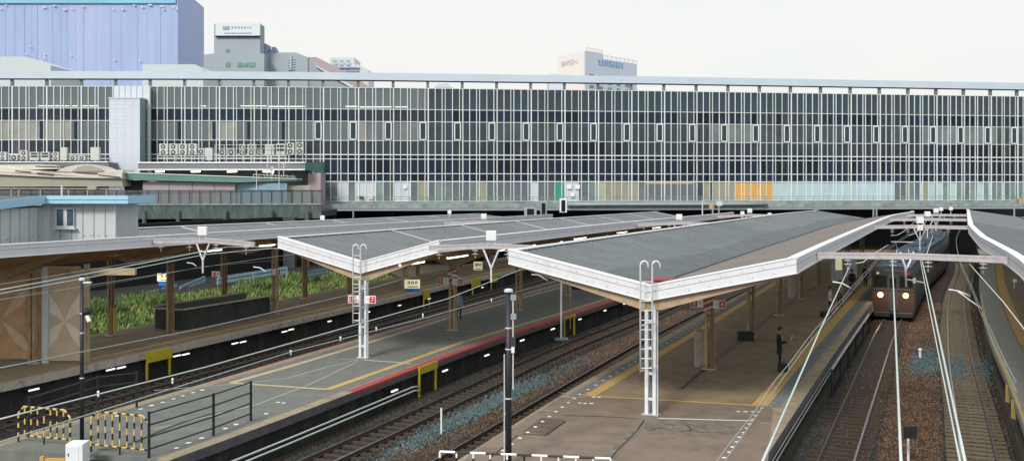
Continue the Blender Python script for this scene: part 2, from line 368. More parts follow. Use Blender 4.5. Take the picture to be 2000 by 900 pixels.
# platform 2
line(pl2, 'red_edge_line', P2R, -0.36, -0.02, 38.9, 110, 'red_line', 0.005)
line(pl2, 'red_edge_line', P2L, 0.02, 0.30, 40.7, 110, 'red_faded', 0.005)
q = MB()
q.strip(off(cut(P2R, 38.88, 110), 0.024, 0.001), off(cut(P2R, 38.88, 110), 0.024, -0.12)); q.build('red_edge_line', M('red_line'), pl2)
CL = [U(451, 747.5).to_2d(), U(567, 715).to_2d(), U(694, 677).to_2d(), U(872, 622).to_2d(), U(1100, 560).to_2d()]
CR = [U(639, 760.5).to_2d(), U(900, 669).to_2d(), U(1100, 610).to_2d(), U(1190, 582).to_2d()]
seg(pl2, 'yellow_line', CL, 0.32, 'cream_line', 0.009)
seg(pl2, 'yellow_line', CR, 0.32, 'yellow_line', 0.009)
seg(pl2, 'yellow_line', [CL[0], CR[0]], 0.24, 'cream_line', 0.0125)
seg(pl2, 'joint_line', pxs([(300, 762), (480, 748), (560, 738), (640, 716), (700, 702)]), 0.07, 'white_line', 0.005)
seg(pl2, 'joint_line', pxs([(300, 838), (500, 790), (600, 752), (700, 705)]), 0.06, 'white_line', 0.005)
seg(pl2, 'drain_cover', pxs([(712, 703), (803, 710)]), 0.22, 'white_line', 0.014)
seg(pl2, 'joint_line', pxs([(860, 644), (985, 649)]), 0.06, 'white_line', 0.005)
seg(pl2, 'joint_line', pxs([(640, 700), (700, 702)]), 0.05, 'white_line', 0.005)
q = MB()
for a, b in ((0.0, 0.6), (4, 4.5), (7.5, 8.1)): pass
# platform 3
YL = [U(1152, 773).to_2d(), U(1375, 640).to_2d(), U(1530, 543).to_2d(), U(1600, 505).to_2d()]
YR = [U(1483, 792).to_2d(), U(1560, 702).to_2d(), U(1680, 572).to_2d(), U(1745, 505).to_2d()]
seg(pl3, 'yellow_line', YL, 0.42, 'yellow_line', 0.009)
seg(pl3, 'yellow_line', YR, 0.56, 'yellow_line', 0.009)
seg(pl3, 'yellow_line', [YL[0], YR[0]], 0.20, 'yellow_line', 0.0125)
YRb = [U(1504, 793).to_2d(), U(1580, 702).to_2d(), U(1697, 572).to_2d(), U(1757, 510).to_2d()]
seg(pl3, 'tactile_strip', [(a.x + 0.05, a.y) for a in YRb], 0.62, 'roof_green', 0.006)
seg(pl3, 'tactile_strip', [(a.x - 0.62, a.y) for a in YL], 0.42, 'asphalt_grey', 0.006)
cen = [U(1268, 815).to_2d(), U(1330, 760).to_2d(), U(1383, 715).to_2d(), U(1462, 652).to_2d(), U(1516, 610).to_2d(), U(1600, 555).to_2d()]
seg(pl3, 'drain_strip', [(p.x, p.y) for p in cen[1:]], 0.34, 'patch', 0.006)
seg(pl3, 'drain_strip', [(p.x, p.y) for p in cen[1:3]], 0.07, 'crack', 0.010)
for a, b in (((1285, 716), (1512, 725)), ((1300, 658), (1578, 662)), ((1410, 612), (1620, 617)), ((1500, 581), (1650, 585))):
    seg(pl3, 'joint_line', pxs([a, b]), 0.05, 'white_line', 0.013)
q = MB(); zz = 0.0045; pts = [U(1155, 775), U(1487, 795), U(1510, 797), U(1500, 900), U(1420, 925), U(880, 925), U(925, 880), U(1095, 776)]
q.add([(p.x, p.y, zz) for p in pts], [tuple(range(len(pts)))]); q.build('resurfaced_area', M('asphalt_red'), pl3)
q = MB(); pts = [U(1045, 845), U(1100, 818), U(1093, 822), U(1105, 820), U(1065, 848), U(1020, 845)]
pts = [U(1020, 843), U(1058, 815), U(1103, 821), U(1066, 848)]
q.add([(p.x, p.y, 0.010) for p in pts], [(0, 1, 2, 3)]); q.build('repair_patch', M('patch_red'), pl3)
seg(pl3, 'crack', pxs([(1020, 847), (1066, 850), (1104, 823)]), 0.06, 'crack', 0.014)
q = MB(); pts = [U(1255, 822), U(1290, 818), U(1480, 824), U(1462, 838), U(1440, 845), U(1380, 850), U(1330, 848), U(1262, 845)]
q.add([(p.x, p.y, 0.010) for p in pts], [tuple(range(len(pts)))]); q.build('repair_patch', M('patch'), pl3)
seg(pl3, 'drain_cover', pxs([(1286, 817), (1472, 822)]), 0.12, 'white_paint', 0.016)
for P in ([(1170, 813), (1210, 815), (1245, 818)], [(1330, 843), (1347, 840), (1380, 845), (1410, 845)], [(1300, 828), (1320, 830)], [(1272, 840), (1290, 835), (1315, 842)], [(1340, 830), (1350, 838), (1346, 842)], [(955, 895), (985, 872), (1010, 850)], [(1100, 811), (1170, 813)], [(1258, 820), (1245, 840), (1225, 860), (1205, 880), (1190, 900)]):
    seg(pl3, 'crack', pxs(P), 0.045, 'crack', 0.015)
seg(pl3, 'repair_patch', pxs([(1245, 838), (1205, 875), (1185, 905)]), 0.28, 'patch', 0.011)
seg(pl3, 'joint_line', pxs([(1095, 768), (1130, 770)]), 0.05, 'white_line', 0.013)
seg(pl3, 'joint_line', pxs([(1045, 801), (1085, 803)]), 0.05, 'white_line', 0.013)
seg(pl3, 'joint_line', pxs([(1485, 826), (1523, 829)]), 0.05, 'white_line', 0.013)
# white dots
def dots(root, l, s=0.075):
    q = MB()
    for x, y in l:
        p = U(x, y); sx = s * random.uniform(.85, 1.15)
        q.add([(p.x + math.cos(a) * sx, p.y + math.sin(a) * sx * 1.3, 0.018) for a in [k * math.pi / 5 for k in range(10)]], [tuple(range(10))])
    return q.build('marker_studs', M('white_paint'), root)
dl = []
for k in range(24):
    t = k / 23; 
    x = 990 + 0; 
a, b = U(992, 880), U(1140, 770)
pts = [lerp(a, b, k / 11) for k in range(12)] + [lerp(b, U(1372, 632), k / 22) for k in range(1, 23)]
q = MB()
for p in pts:
    q.add([(p.x - 0.15 + math.cos(an) * .07, p.y + math.sin(an) * .1, 0.018) for an in [k * math.pi / 5 for k in range(10)]], [tuple(range(10))])
q.build('marker_studs', M('white_paint'), pl3)
dots(pl3, [(1414, 894), (1424, 883), (1431, 873), (1438, 863), (1444, 854), (1452, 845), (1458, 836), (1464, 828), (1470, 819), (1476, 812), (1482, 804), (1488, 797), (1442, 804), (1456, 804), (1470, 804), (1132, 787), (1143, 788), (1155, 788), (1160, 776), (1170, 776)])
dots(pl2, [(230, 812), (275, 799), (296, 792), (318, 786), (339, 779), (357, 773), (377, 767), (395, 762), (345, 875), (368, 865), (394, 856), (440, 837), (461, 829), (543, 786), (554, 787), (520, 808)], 0.09)
for x, y in ((1505, 786), (1548, 724), (1598, 668), (1660, 606)):
    seg(pl3, 'foot_marking', [U(x - 8, y), U(x + 8, y)], 0.08, 'white_line', 0.016); seg(pl3, 'foot_marking', [U(x - 11, y + 6), U(x + 4, y + 6)], 0.08, 'white_line', 0.016)
seg(pl3, 'kerb_gap', pxs([(1300, 630), (1330, 632)]), 0.2, 'red_line', 0.013)
# platform 1
line(pl1, 'white_edge_line', P1R, -0.16, -0.04, 31, 120, 'cream_line', 0.005)
line(pl1, 'tactile_strip', P1R, -1.35, -1.05, 46, 120, 'yellow_line', 0.005)
# platform 4
line(pl4, 'orange_line', P4L, 1.35, 1.95, 30, 130, 'yellow_line', 0.006)
line(pl4, 'yellow_edge_line', P4L, 0.02, 0.12, 22, 75, 'hazard_yellow', 0.006)
q = MB()
for y in (29, 31.5, 33, 33.8, 37, 41.5, 44.2, 45, 50, 51.5):
    p = Vector((interp(P4L, y) + random.choice((0.35, 1.5, 1.6)), y, 0)); q.obox(p, (1, 0, 0), (0, 1, 0), .06, .10, 0.004, 0.012)
q.build('cover_plates', M('dark_metal'), pl4)
# ================================================================ tracks
def track(pl, y0, y1, label, smat, nmax=100, gauge=1.12, sleepers=True):
    x0 = interp(pl, y0); root = thing('railway_track', label, 'railway track', (x0, y0, -1.33), 'railway tracks')
    c = cut(pl, y0, y1)
    for s in (-1, 1):
        r = MB(); a = off(c, s * gauge / 2 - .06, -1.10); b = off(c, s * gauge / 2 + .06, -1.10)
        r.slab([v + Vector((0, 0, -0.04)) for v in off(c, s * gauge / 2 - .022, -1.10)], [v + Vector((0, 0, -0.04)) for v in off(c, s * gauge / 2 + .022, -1.10)], 0.09, M('rail'))
        r.slab([v + Vector((0, 0, -.13)) for v in a], [v + Vector((0, 0, -.13)) for v in b], 0.02, M('rail'))
        r.slab(off(c, s * gauge / 2 - .035, -1.10), off(c, s * gauge / 2 + .035, -1.10), 0.035, M('rail_top'))
        r.build('rail', None, root)
    if not sleepers: return root
    me = None; y = y0; k = 0; dd = 0.62; rest = MB(); base = None
    while y < y1 and k < 170:
        t, n = frame(pl, y); p = Vector((interp(pl, y), y, 0))
        if k < nmax:
            if base is None:
                b = MB(); b.box((-1.0, -.11, -.14), (1.0, .11, 0)); base = b.build('sleeper', M(smat), None, origin=(0, 0, 0), bevel=0.015)
                o = base
            else: o = base.copy(); COL.objects.link(o)
            o.parent = root; o.location = Vector((p.x, p.y, -1.245 + random.uniform(-.012, .006))) - root.location; o.rotation_euler = (0, 0, math.atan2(n.y, n.x) + random.uniform(-.012, .012))
        else: rest.obox(p, n, t, 1.0, .11, -1.385, -1.245)
        y += dd * t.y; k += 1
    if rest.v:
        o = rest.build('sleeper', M(smat), root); o['kind'] = 'stuff'
    return root
track(T5, 25, 130, 'railway track with the train standing on it', 'sleeper')
track(T6, 25, 130, 'curving railway track beside the right hand platform with pale sleepers', 'sleeper_conc')
track(T4, 24, 130, 'railway track hugging the left edge of the platform with the businessman', 'sleeper')
track(T3, 24, 130, 'railway track with brown sleepers beside the twin pipes', 'sleeper')
track(T2, 14, 130, 'railway track below the faded red platform edge at left', 'sleeper_dark')
track(T1, 14, 130, 'railway track below the yellow steps of the far left platform', 'sleeper_dark')
track(T0, 40, 100, 'overgrown railway track in front of the green weeds', 'sleeper')
# ================================================================ loose stones
def stones(name, m, n, sampler, r=(0.03, 0.07), label='', z=-1.32):
    V = []; Fc = []
    base = [(1, 0, 0), (-1, 0, 0), (0, 1, 0), (0, -1, 0), (0, 0, 1)]
    fs = [(0, 2, 4), (2, 1, 4), (1, 3, 4), (3, 0, 4)]
    for _ in range(n):
        s = sampler()
        if s is None: continue
        x, y, zz = s; q = random.uniform(*r) * (0.6 + y / 60); a = random.uniform(0, 6.28); ca, sa = math.cos(a), math.sin(a); k = len(V)
        for bx, by, bz in base:
            bx *= random.uniform(.6, 1.2); by *= random.uniform(.6, 1.2)
            V.append((x + (bx * ca - by * sa) * q, y + (bx * sa + by * ca) * q, zz + bz * q * random.uniform(.7, 1.3)))
        for f in fs: Fc.append([k + i for i in f])
    me = bpy.data.meshes.new(name); me.from_pydata(V, [], Fc); me.materials.append(m); o = bpy.data.objects.new(name, me); COL.objects.link(o)
    return stuff(o, label, 'gravel')
def between(A, B, y0, y1, a0=0.0, a1=1.0, pw=1.6, avoid=()):
    def f():
        y = y0 + (y1 - y0) * random.random() ** pw; xa, xb = interp(A, y), interp(B, y); x = lerp(xa, xb, random.uniform(a0, a1))
        zz = -1.325
        for T in avoid:
            d = abs(x - interp(T, y))
            if abs(d - .61) < 0.12: return None
            if d < 0.6 and random.random() < 0.6: return None
            if d < 1.2 and random.random() < .75: return None
            if d < 1.05: zz = -1.30
        return x, y, zz
    return f
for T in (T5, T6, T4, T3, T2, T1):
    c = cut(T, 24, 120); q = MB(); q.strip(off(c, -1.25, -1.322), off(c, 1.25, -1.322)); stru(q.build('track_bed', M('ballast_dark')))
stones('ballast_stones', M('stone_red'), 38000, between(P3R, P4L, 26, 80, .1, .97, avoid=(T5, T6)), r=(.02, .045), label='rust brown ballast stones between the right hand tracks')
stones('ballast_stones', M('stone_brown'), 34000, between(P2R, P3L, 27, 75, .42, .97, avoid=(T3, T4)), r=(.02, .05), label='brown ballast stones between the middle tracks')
stones('ballast_stones', M('stone_dark'), 12000, between(P2R, P3L, 27, 70, .03, .4, avoid=(T3,)), label='dark ballast along the middle platform wall')
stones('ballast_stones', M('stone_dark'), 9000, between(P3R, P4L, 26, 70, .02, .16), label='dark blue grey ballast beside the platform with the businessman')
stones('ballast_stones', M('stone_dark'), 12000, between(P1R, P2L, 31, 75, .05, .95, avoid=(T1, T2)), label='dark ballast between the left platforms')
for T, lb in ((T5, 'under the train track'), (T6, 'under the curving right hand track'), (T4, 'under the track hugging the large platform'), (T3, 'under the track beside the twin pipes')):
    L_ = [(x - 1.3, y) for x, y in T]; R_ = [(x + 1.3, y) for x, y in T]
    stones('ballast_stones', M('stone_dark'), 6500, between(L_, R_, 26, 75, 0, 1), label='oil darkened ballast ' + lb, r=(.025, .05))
def patchf(cx, cy, rx, ry, sl, zz=-1.28):
    def f():
        a = random.uniform(0, 6.28); r = min(1.5, abs(random.gauss(0, .62))) * (1 + .2 * math.sin(a * 3 + cx)); u = math.cos(a) * rx * r; v = math.sin(a) * ry * r
        return cx + u + v * sl, cy + v, zz - .03 + 0.05 * max(0, 1 - r)
    return f
a = U(945, 795, -1.3)
stones('blue_gravel', M('stone_blue'), 6500, patchf(a.x, a.y, .75, 9.0, .42), (0.03, .06), 'long heap of blue grey gravel between the middle tracks')
a = U(1808, 708, -1.3)
stones('blue_gravel', M('stone_blue'), 2300, patchf(a.x, a.y, 0.85, 3.6, .43), (0.03, .06), 'patch of blue grey gravel between the right hand tracks')
a = U(1872, 722, -1.3)
stones('blue_gravel', M('stone_blue'), 1200, patchf(a.x, a.y, 0.50, 4.0, .43, -1.26), (0.03, .05), 'blue grey gravel lying between the rails of the curving track')
a = U(1920, 722, -1.3)
stones('blue_gravel', M('stone_blue'), 900, patchf(a.x, a.y, 0.45, 3.0, .43), (0.03, .05), 'small blue gravel patch beside the right hand platform wall')
# ================================================================ canopies
C1 = [(-40 + .37 * y, y) for y in (25, 60, 90, 112, 142)]
C2 = smooth([(-7.04 - .41 * 16.4, 30), (-7.04, 46.4), (-3.3, 55.5), (.42, 64.6), (4.1, 73.4), (8.3, 83), (13.0, 93.5), (19.6, 108), (34, 142)])
C3 = smooth([(-1.6, 20), (4.8, 34.8), (8.64, 43.7), (12.74, 53.1), (16.6, 62.0), (20.67, 71.2), (24.66, 80.4), (31.2, 95), (38.6, 108.5), (52, 142)])
E4 = [(12.9, 24), (16.4, 32), (18.0, 36), (20.1, 41.5), (22.4, 47.5), (26.2, 56.5), (29.2, 63.5), (38.5, 84), (49.0, 107), (53, 116)]
C4 = [(x + 5.4 * .918, y - 5.4 * .396) for x, y in E4]
C4 = [(C4[0][0] - 1.3, C4[0][1] - 3)] + C4
def ze(y, a, b): return lerp(a, b, min(1, max(0, (y - 38) / 70)))
CAN = {}
def canopy(name, label, C, wl, wr, y0, y1, zea, zeb, zv, roofL, roofR, seams=(), front=True, cols=(), colmat='col_tan', first='col_white'):
    p0 = Vector((interp(C, y0), y0, 0)); root = thing(name, label, 'platform roof', tuple(p0), None)
    ys = [y for _, y in cut(C, y0, y1)]
    def st(y, d, z): 
        t, n = frame(C, y); return Vector((interp(C, y), y, 0)) + n * d + Vector((0, 0, z))
    CAN[name + str(int(y0))] = (C, wl, wr, zea, zeb)
    L = [st(y, -wl, ze(y, zea, zeb)) for y in ys]; R = [st(y, wr, ze(y, zea, zeb)) for y in ys]; V = [st(y, 0, zv) for y in ys]
    dz = Vector((0, 0, -1))
    for A_, B_, rm, sg in ((L, V, roofL, -1), (V, R, roofR, 1)):
        q = MB(); q.slab(A_, B_, .10, M(rm)); y = y0 + .3
        while y < min(y1, 100):
            t, n = frame(C, y); e = ze(y, zea, zeb); wd = wl if sg < 0 else wr
            a = st(y, sg * (wd - .22), e - .22 * (e - zv) / wd + .001); b = st(y, sg * .12, zv + .12 * (e - zv) / wd + .001)
            q.hexa([a - t * .03 - Vector((0, 0, .02)), b - t * .03 - Vector((0, 0, .02)), b + t * .03 - Vector((0, 0, .02)), a + t * .03 - Vector((0, 0, .02))], [a - t * .02 + Vector((0, 0, .03)), b - t * .02 + Vector((0, 0, .03)), b + t * .02 + Vector((0, 0, .03)), a + t * .02 + Vector((0, 0, .03))], M('roof_rib' if y < 70 and rm != 'roof_brown' else rm)); y += .62 if y < 70 else 1.24
        q.build('roof_slope', None, root, fix=False)
    q = MB(); q.slab([v + dz * .34 + frame(C, v.y)[1] * 0.05 for v in L], [v + dz * .34 for v in V], .04); q.slab([v + dz * .34 for v in V], [v + dz * .34 - frame(C, v.y)[1] * .05 for v in R], .04)
    q.build('soffit', M('soffit'), root, fix=False)
    q = MB(); q.slab([st(y, -.09, zv + .03) for y in ys], [st(y, .09, zv + .03) for y in ys], .05); q.build('valley_gutter', M('crack'), root, fix=False)
    for s, E in ((-1, L), (1, R)):
        q = MB(); n = [frame(C, v.y)[1] * s for v in E]
        q.slab([v + a * 0.002 + dz * -.02 for v, a in zip(E, n)], [v + a * .05 + dz * -.02 for v, a in zip(E, n)], .50, M('fascia'))
        q.slab([v - a * .22 + dz * -.055 for v, a in zip(E, n)], [v + a * .08 + dz * -.055 for v, a in zip(E, n)], .05, M('fascia_edge'))
        q.slab([v + a * 0.052 + dz * .165 for v, a in zip(E, n)], [v + a * .058 + dz * .165 for v, a in zip(E, n)], .012, M('fascia_joint'))
        q.slab([v + a * 0.052 + dz * .44 for v, a in zip(E, n)], [v + a * .07 + dz * .44 for v, a in zip(E, n)], .05, M('fascia_edge'))
        q.build('fascia', None, root, fix=False)
    if front:
        t, n = frame(C, y0); q = MB()
        for A, B in ((L[0], V[0]), (V[0], R[0])):
            d = (B - A).normalized()
            a = A - d * (.05 if A is L[0] else 0); b = B + d * (.05 if B is R[0] else 0)
            q.hexa([a - t * .06 + dz * .48, b - t * .06 + dz * .48, b + dz * .48 - t * .002, a + dz * .48 - t * .002], [a - t * .06 - dz * .03, b - t * .06 - dz * .03, b - dz * .03 - t * .002, a - dz * .03 - t * .002], M('fascia'))
            q.hexa([a - t * .09 - dz * .032, b - t * .09 - dz * .032, b + t * .2 - dz * .032, a + t * .2 - dz * .032], [a - t * .09 - dz * .085, b - t * .09 - dz * .085, b + t * .2 - dz * .085, a + t * .2 - dz * .085], M('fascia_edge'))
            q.hexa([a - t * .066 + dz * .18, b - t * .066 + dz * .18, b + dz * .18 - t * .062, a + dz * .18 - t * .062], [a - t * .066 + dz * .165, b - t * .066 + dz * .165, b - t * .062 + dz * .165, a - t * .062 + dz * .165], M('fascia_joint'))
            q.hexa([a - t * .075 + dz * .485, b - t * .075 + dz * .485, b + dz * .485 - t * .002, a + dz * .485 - t * .002], [a - t * .075 + dz * .44, b - t * .075 + dz * .44, b - t * .002 + dz * .44, a - t * .002 + dz * .44], M('fascia_edge'))
            for k in range(1, 14):       # rivets
                c = a.lerp(b, k / 14) + dz * (.10 if k % 2 else .36) - t * .067
                q.box(c - Vector((.012, .012, .012)), c + Vector((.012, .012, .012)), M('fascia_joint'))
        q.build('fascia', None, root)
    for y in seams:
        q = MB(); t, n = frame(C, y)
        a = st(y, -wl + .2, ze(y, zea, zeb) + .012 - .05 * 0); b = st(y, 0, zv + .012)
        c = st(y, wr - .2, ze(y, zea, zeb) + .012)
        for A, B in ((a, b), (b, c)):
            q.hexa([A - t * .12 - Vector((0, 0, .03)), B - t * .12 - Vector((0, 0, .03)), B + t * .12 - Vector((0, 0, .03)), A + t * .12 - Vector((0, 0, .03))], [A - t * .12, B - t * .12, B + t * .12, A + t * .12])
        q.build('roof_seam', M('roof_seam'), root)
    # girders and columns
    for k, y in enumerate(cols):
        t, n = frame(C, y); q = MB(); e = ze(y, zea, zeb); sh = t * (.22 if k == 0 else 0)
        base = st(y, 0, 0) + sh
        q.prism([base + Vector((0, 0, zv - .34)) - t * .1, base - n * (wl - .1) + Vector((0, 0, e - .42)) - t * .1, base - n * (wl - .1) + Vector((0, 0, e - .55)) - t * .1, base - n * .35 + Vector((0, 0, zv - .80)) - t * .1,
                 base + n * .35 + Vector((0, 0, zv - .80)) - t * .1, base + n * (wr - .1) + Vector((0, 0, e - .55)) - t * .1, base + n * (wr - .1) + Vector((0, 0, e - .42)) - t * .1], t * .2)
        q.build('girder', M('girder'), root)
    return root, st
def twin_column(root, p, t, n, z1, m, w=.062, gap=.13, extra=None, stripe=False):
    q = MB(); q.obox(p - n * gap, n, t, w, .10, 0, z1, M(m)); q.obox(p + n * gap, n, t, w, .10, 0, z1, M(m if not extra else extra))
    q.obox(p, n, t, .30, .17, 0.0, .05, M('steel'))
    z = .5
    while z < z1 - .3:
        q.obox(p, n, t, .12, .03, z, z + .10, M(extra or m)); z += .9
    q.tube([p + n * .24 + Vector((0, 0, .02)), p + n * .24 + Vector((0, 0, z1))], .024, 6, M('col_tan' if m != 'col_white' else 'steel_pale'))
    if stripe:
        for k in range(6):
            za = 2.55 + k * .14
            q.hexa([p - n * .25 - t * .115 + Vector((0, 0, za)), p + n * .25 - t * .115 + Vector((0, 0, za + .22)), p + n * .25 - t * .105 + Vector((0, 0, za + .22)), p - n * .25 - t * .105 + Vector((0, 0, za))],
                   [p - n * .25 - t * .115 + Vector((0, 0, za + .07)), p + n * .25 - t * .115 + Vector((0, 0, za + .29)), p + n * .25 - t * .105 + Vector((0, 0, za + .29)), p - n * .25 - t * .105 + Vector((0, 0, za + .07))], M('sign_red' if k % 2 else 'sign_white'))
    return q.build('column', None, root, bevel=.012)
cy3 = [34.8, 43.7, 53.1, 62.0, 71.2, 80.4, 89.5, 98.5, 107]
can3, st3 = canopy('platform_canopy', 'large butterfly roof with white fascia and ladder above the businessman', C3, 5.30, 4.95, 34.8, 111, 5.62, 5.32, 4.5, 'roof_green', 'roof_brown', cols=cy3)
cy2 = [46.4, 55.5, 64.6, 73.4, 82.5, 91.5, 100.5, 109]
can2, st2 = canopy('platform_canopy', 'middle butterfly roof with pale seams behind the shorter ladder', C2, 4.55, 4.05, 46.4, 110, 5.57, 5.20, 4.45, 'roof_grey', 'roof_grey', seams=[56.4 + 8.7 * k for k in range(7)], cols=cy2)
cy1 = [36, 45.1, 53.6, 62.7, 71.5, 80, 89, 98, 107]
can1, st1 = canopy('platform_canopy', 'far left platform roof with pale seams in front of the mossy viaduct', C1, 4.3, 4.3, 30, 109, 5.72, 5.0, 4.6, 'roof_grey', 'roof_grey', seams=[53 + 8.8 * k for k in range(7)], front=False, cols=cy1)
cy4 = [32, 42, 52, 62, 72, 82, 92, 102]
can4, st4 = canopy('platform_canopy', 'right hand platform roof with curving white fascia cut by the photo edge', C4, 5.4, 5.0, 24, 112, 5.62, 5.4, 4.6, 'roof_grey', 'roof_grey', front=True, cols=cy4)
q = MB(); A_, B_ = [], []
for y in [35.6 + .5 * k for k in range(146)]:
    w_ = .30 + .04 * math.sin(y * .21) + .02 * math.sin(y * .9) + random.uniform(-.008, .008)
    e_ = ze(y, 5.62, 5.32); A_.append(st3(y, -5.3 * w_, lerp(4.5, e_, w_) + .006)); B_.append(st3(y, -.10, 4.5 + .02 + .006))
q.strip(A_, B_); q.build('damp_strip', M('roof_wet'), can3)
q = MB(); e = st3(36.6, -.05, 4.60); q.obox(e, Vector((.92, -.4, 0)), Vector((.4, .92, 0)), .55, .42, 4.58, 4.64)
q.build('drain_cover', M('red_cloth'), can3)
for k, y in enumerate(cy3):
    t, n = frame(C3, y); p = st3(y, 0, 0) + t * (.22 if k == 0 else 0)
    twin_column(can3, p, t, n, 3.95, 'col_white' if k == 0 else 'col_tan', extra=None if k == 0 else 'col_brown', stripe=(k == 1), gap=.14 if k == 0 else .12)
for k, y in enumerate(cy2):
    t, n = frame(C2, y); p = st2(y, 0, 0) + t * (.22 if k == 0 else 0)
    twin_column(can2, p, t, n, 3.9, 'col_white' if k == 0 else 'col_tan', stripe=(k == 1), gap=.14)
for k, y in enumerate(cy1[1:]):
    for o in ((interp(P1R, y) - 2.9),):
        t, n = frame(P1R, y); twin_column(can1, Vector((o, y, 0)), t, n, 4.1, 'col_tan', gap=.12, extra='col_brown' if k % 2 else None)
        if k > 0: twin_column(can1, Vector((o - 3.2, y, 0)), t, n, 4.1, 'col_tan', gap=.11, w=.07, extra='col_brown')
for k, y in enumerate(cy4):
    t, n = frame(C4, y); twin_column(can4, st4(y, 0, 0), t, n, 4.0, 'col_tan')
# ---------------- roof ladders
def ladder(label, x0, x1, y, z0, z1, m):
    r = thing('roof_ladder', label, 'ladder', ((x0 + x1) / 2, y, z0)); 
    for x in (x0, x1):
        q = MB(); pts = [Vector((x, y, z0)), Vector((x, y, z1 - .16))] + [Vector((x + .13 - .13 * math.cos(a), y + .0, z1 - .16 + .15 * math.sin(a))) for a in [k * math.pi / 8 for k in range(1, 9)]] + [Vector((x + .26, y, z1 - .26))]
        q.tube(pts, .032, 8); q.build('side_rail', M(m), r, smooth=True)
    z = z0 + .15
    while z < z1 - .4:
        q = MB(); q.tube([(x0, y, z), (x1, y, z)], .018, 6); q.build('rung', M(m), r); z += .33
    for z in (z0 + .05, z0 + 1.6):
        q = MB(); q.tube([(x1, y, z), (x1 + .2, y + .35, z + .1)], .022, 6); q.tube([(x0, y, z), (x1 + .1, y + .35, z + .1)], .022, 6); q.build('bracket', M(m), r)
    return r
ladder('long white ladder on the front column of the large butterfly roof', 4.42, 4.83, 34.25, 1.62, 5.46, 'steel_pale')
ladder('shorter white ladder on the front column of the middle butterfly roof', -7.32, -6.97, 45.8, 1.72, 5.36, 'steel_pale')
# ---------------- stopping place signs
def stop_sign(label, p, digit, wide=.55, red_side=-1, h=.36):
    r = thing('stop_sign', label, 'sign', tuple(p), 'red and white stopping place signs')
    q = MB(); q.box(p + Vector((-wide / 2, -.015, -h / 2)), p + Vector((wide / 2, .015, h / 2))); q.build('sign_board', M('sign_white'), r, bevel=.01)
    c = p + Vector((red_side * (wide / 2 - .16), -.022, 0)); q = MB(); q.box(c + Vector((-.125, -.004, -h / 2 + .04)), c + Vector((.125, .004, h / 2 - .04))); q.build('number_panel', M('sign_red'), r)
    q = MB(); q.text(digit, .27, c + Vector((0, -.008, -.01)), (1, 0, 0), (0, 0, 1)); q.build('number', M('sign_white'), r)
    c2 = p + Vector((-red_side * .10, -.02, 0)); q = MB(); q.add([(c2.x + math.cos(a) * .10, c2.y, c2.z + math.sin(a) * .12) for a in [k * math.pi / 8 for k in range(16)]], [tuple(range(16))], M('insul'))
    q.text('12', .14, c2 + Vector((0, -.006, 0)), (1, 0, 0), (0, 0, 1), M('dark_metal')); q.build('number_disc', None, r)
    return r
def Z(px, py, d): return D(px, py, d)
stop_sign('red 11 sign left of the white front column of the middle roof', D(691, 584, 46.0), '11', .52, -1)
stop_sign('red and white sign right of the white front column of the middle roof', D(723, 585, 46.0), '7', .52, 1)
stop_sign('red 8 sign left of the striped column by the person in pale blue', D(866, 548, 55.2), '8', .62, -1)
stop_sign('red 8 sign right of the striped column by the person in pale blue', D(894, 550, 55.2), '8', .62, 1)
stop_sign('red sign left of the rusty column striped red and white behind the long ladder', D(1361, 592, 43.4), '8', .55, -1)
stop_sign('red 8 sign right of the rusty column striped red and white', D(1405, 594, 43.4), '8', .55, 1)
stop_sign('red 11 sign on the far left platform column near the weeds', D(422, 535, 66), '11', .55, -1)
stop_sign('red sign on the far left platform column behind the middle roof corner', D(540, 531, 62.4), '8', .55, 1)
stop_sign('small red sign under the roof beside the pale cabinets', D(1624, 503, 79), '3', .5, 1)
# ---------------- fluorescent lamps under canopies
def tubelamp(label, p, t, L, group, m='tube_glow', r=.05):
    ro = thing('fluorescent_lamp', label, 'lamp', tuple(p), group)
    q = MB(); q.bar(p - t * L / 2 + Vector((0, 0, .06)), p + t * L / 2 + Vector((0, 0, .06)), .16, .06); q.build('lamp_housing', M('white_paint'), ro)
    q = MB(); q.tube([p - t * L / 2, p + t * L / 2], r, 8); q.build('lamp_tube', M(m), ro); return ro
i = 0
for y in [47.6 + 4.6 * k for k in range(13)]:
    t, n = frame(C2, y); tubelamp('%s glowing tube counting back under the right slope of the middle roof' % nth(i), st2(y, 2.0, 4.40), t, 2.4, 'tubes under the middle roof'); i += 1
i = 0
for y in [56.8, 62, 68, 74, 80, 86, 92]:
    t, n = frame(C1, y); tubelamp('%s glowing tube counting back under the far left roof' % nth(i), st1(y, 2.2, 4.42), t, 1.8, 'tubes under the far left roof'); i += 1
i = 0
for y in [56, 66, 76, 86, 96]:
    t, n = frame(C3, y); tubelamp('%s tube counting back under the large roof over the businessman' % nth(i), st3(y, 2.2, 4.55), t, 1.2, 'tubes under the large roof', r=.03); i += 1
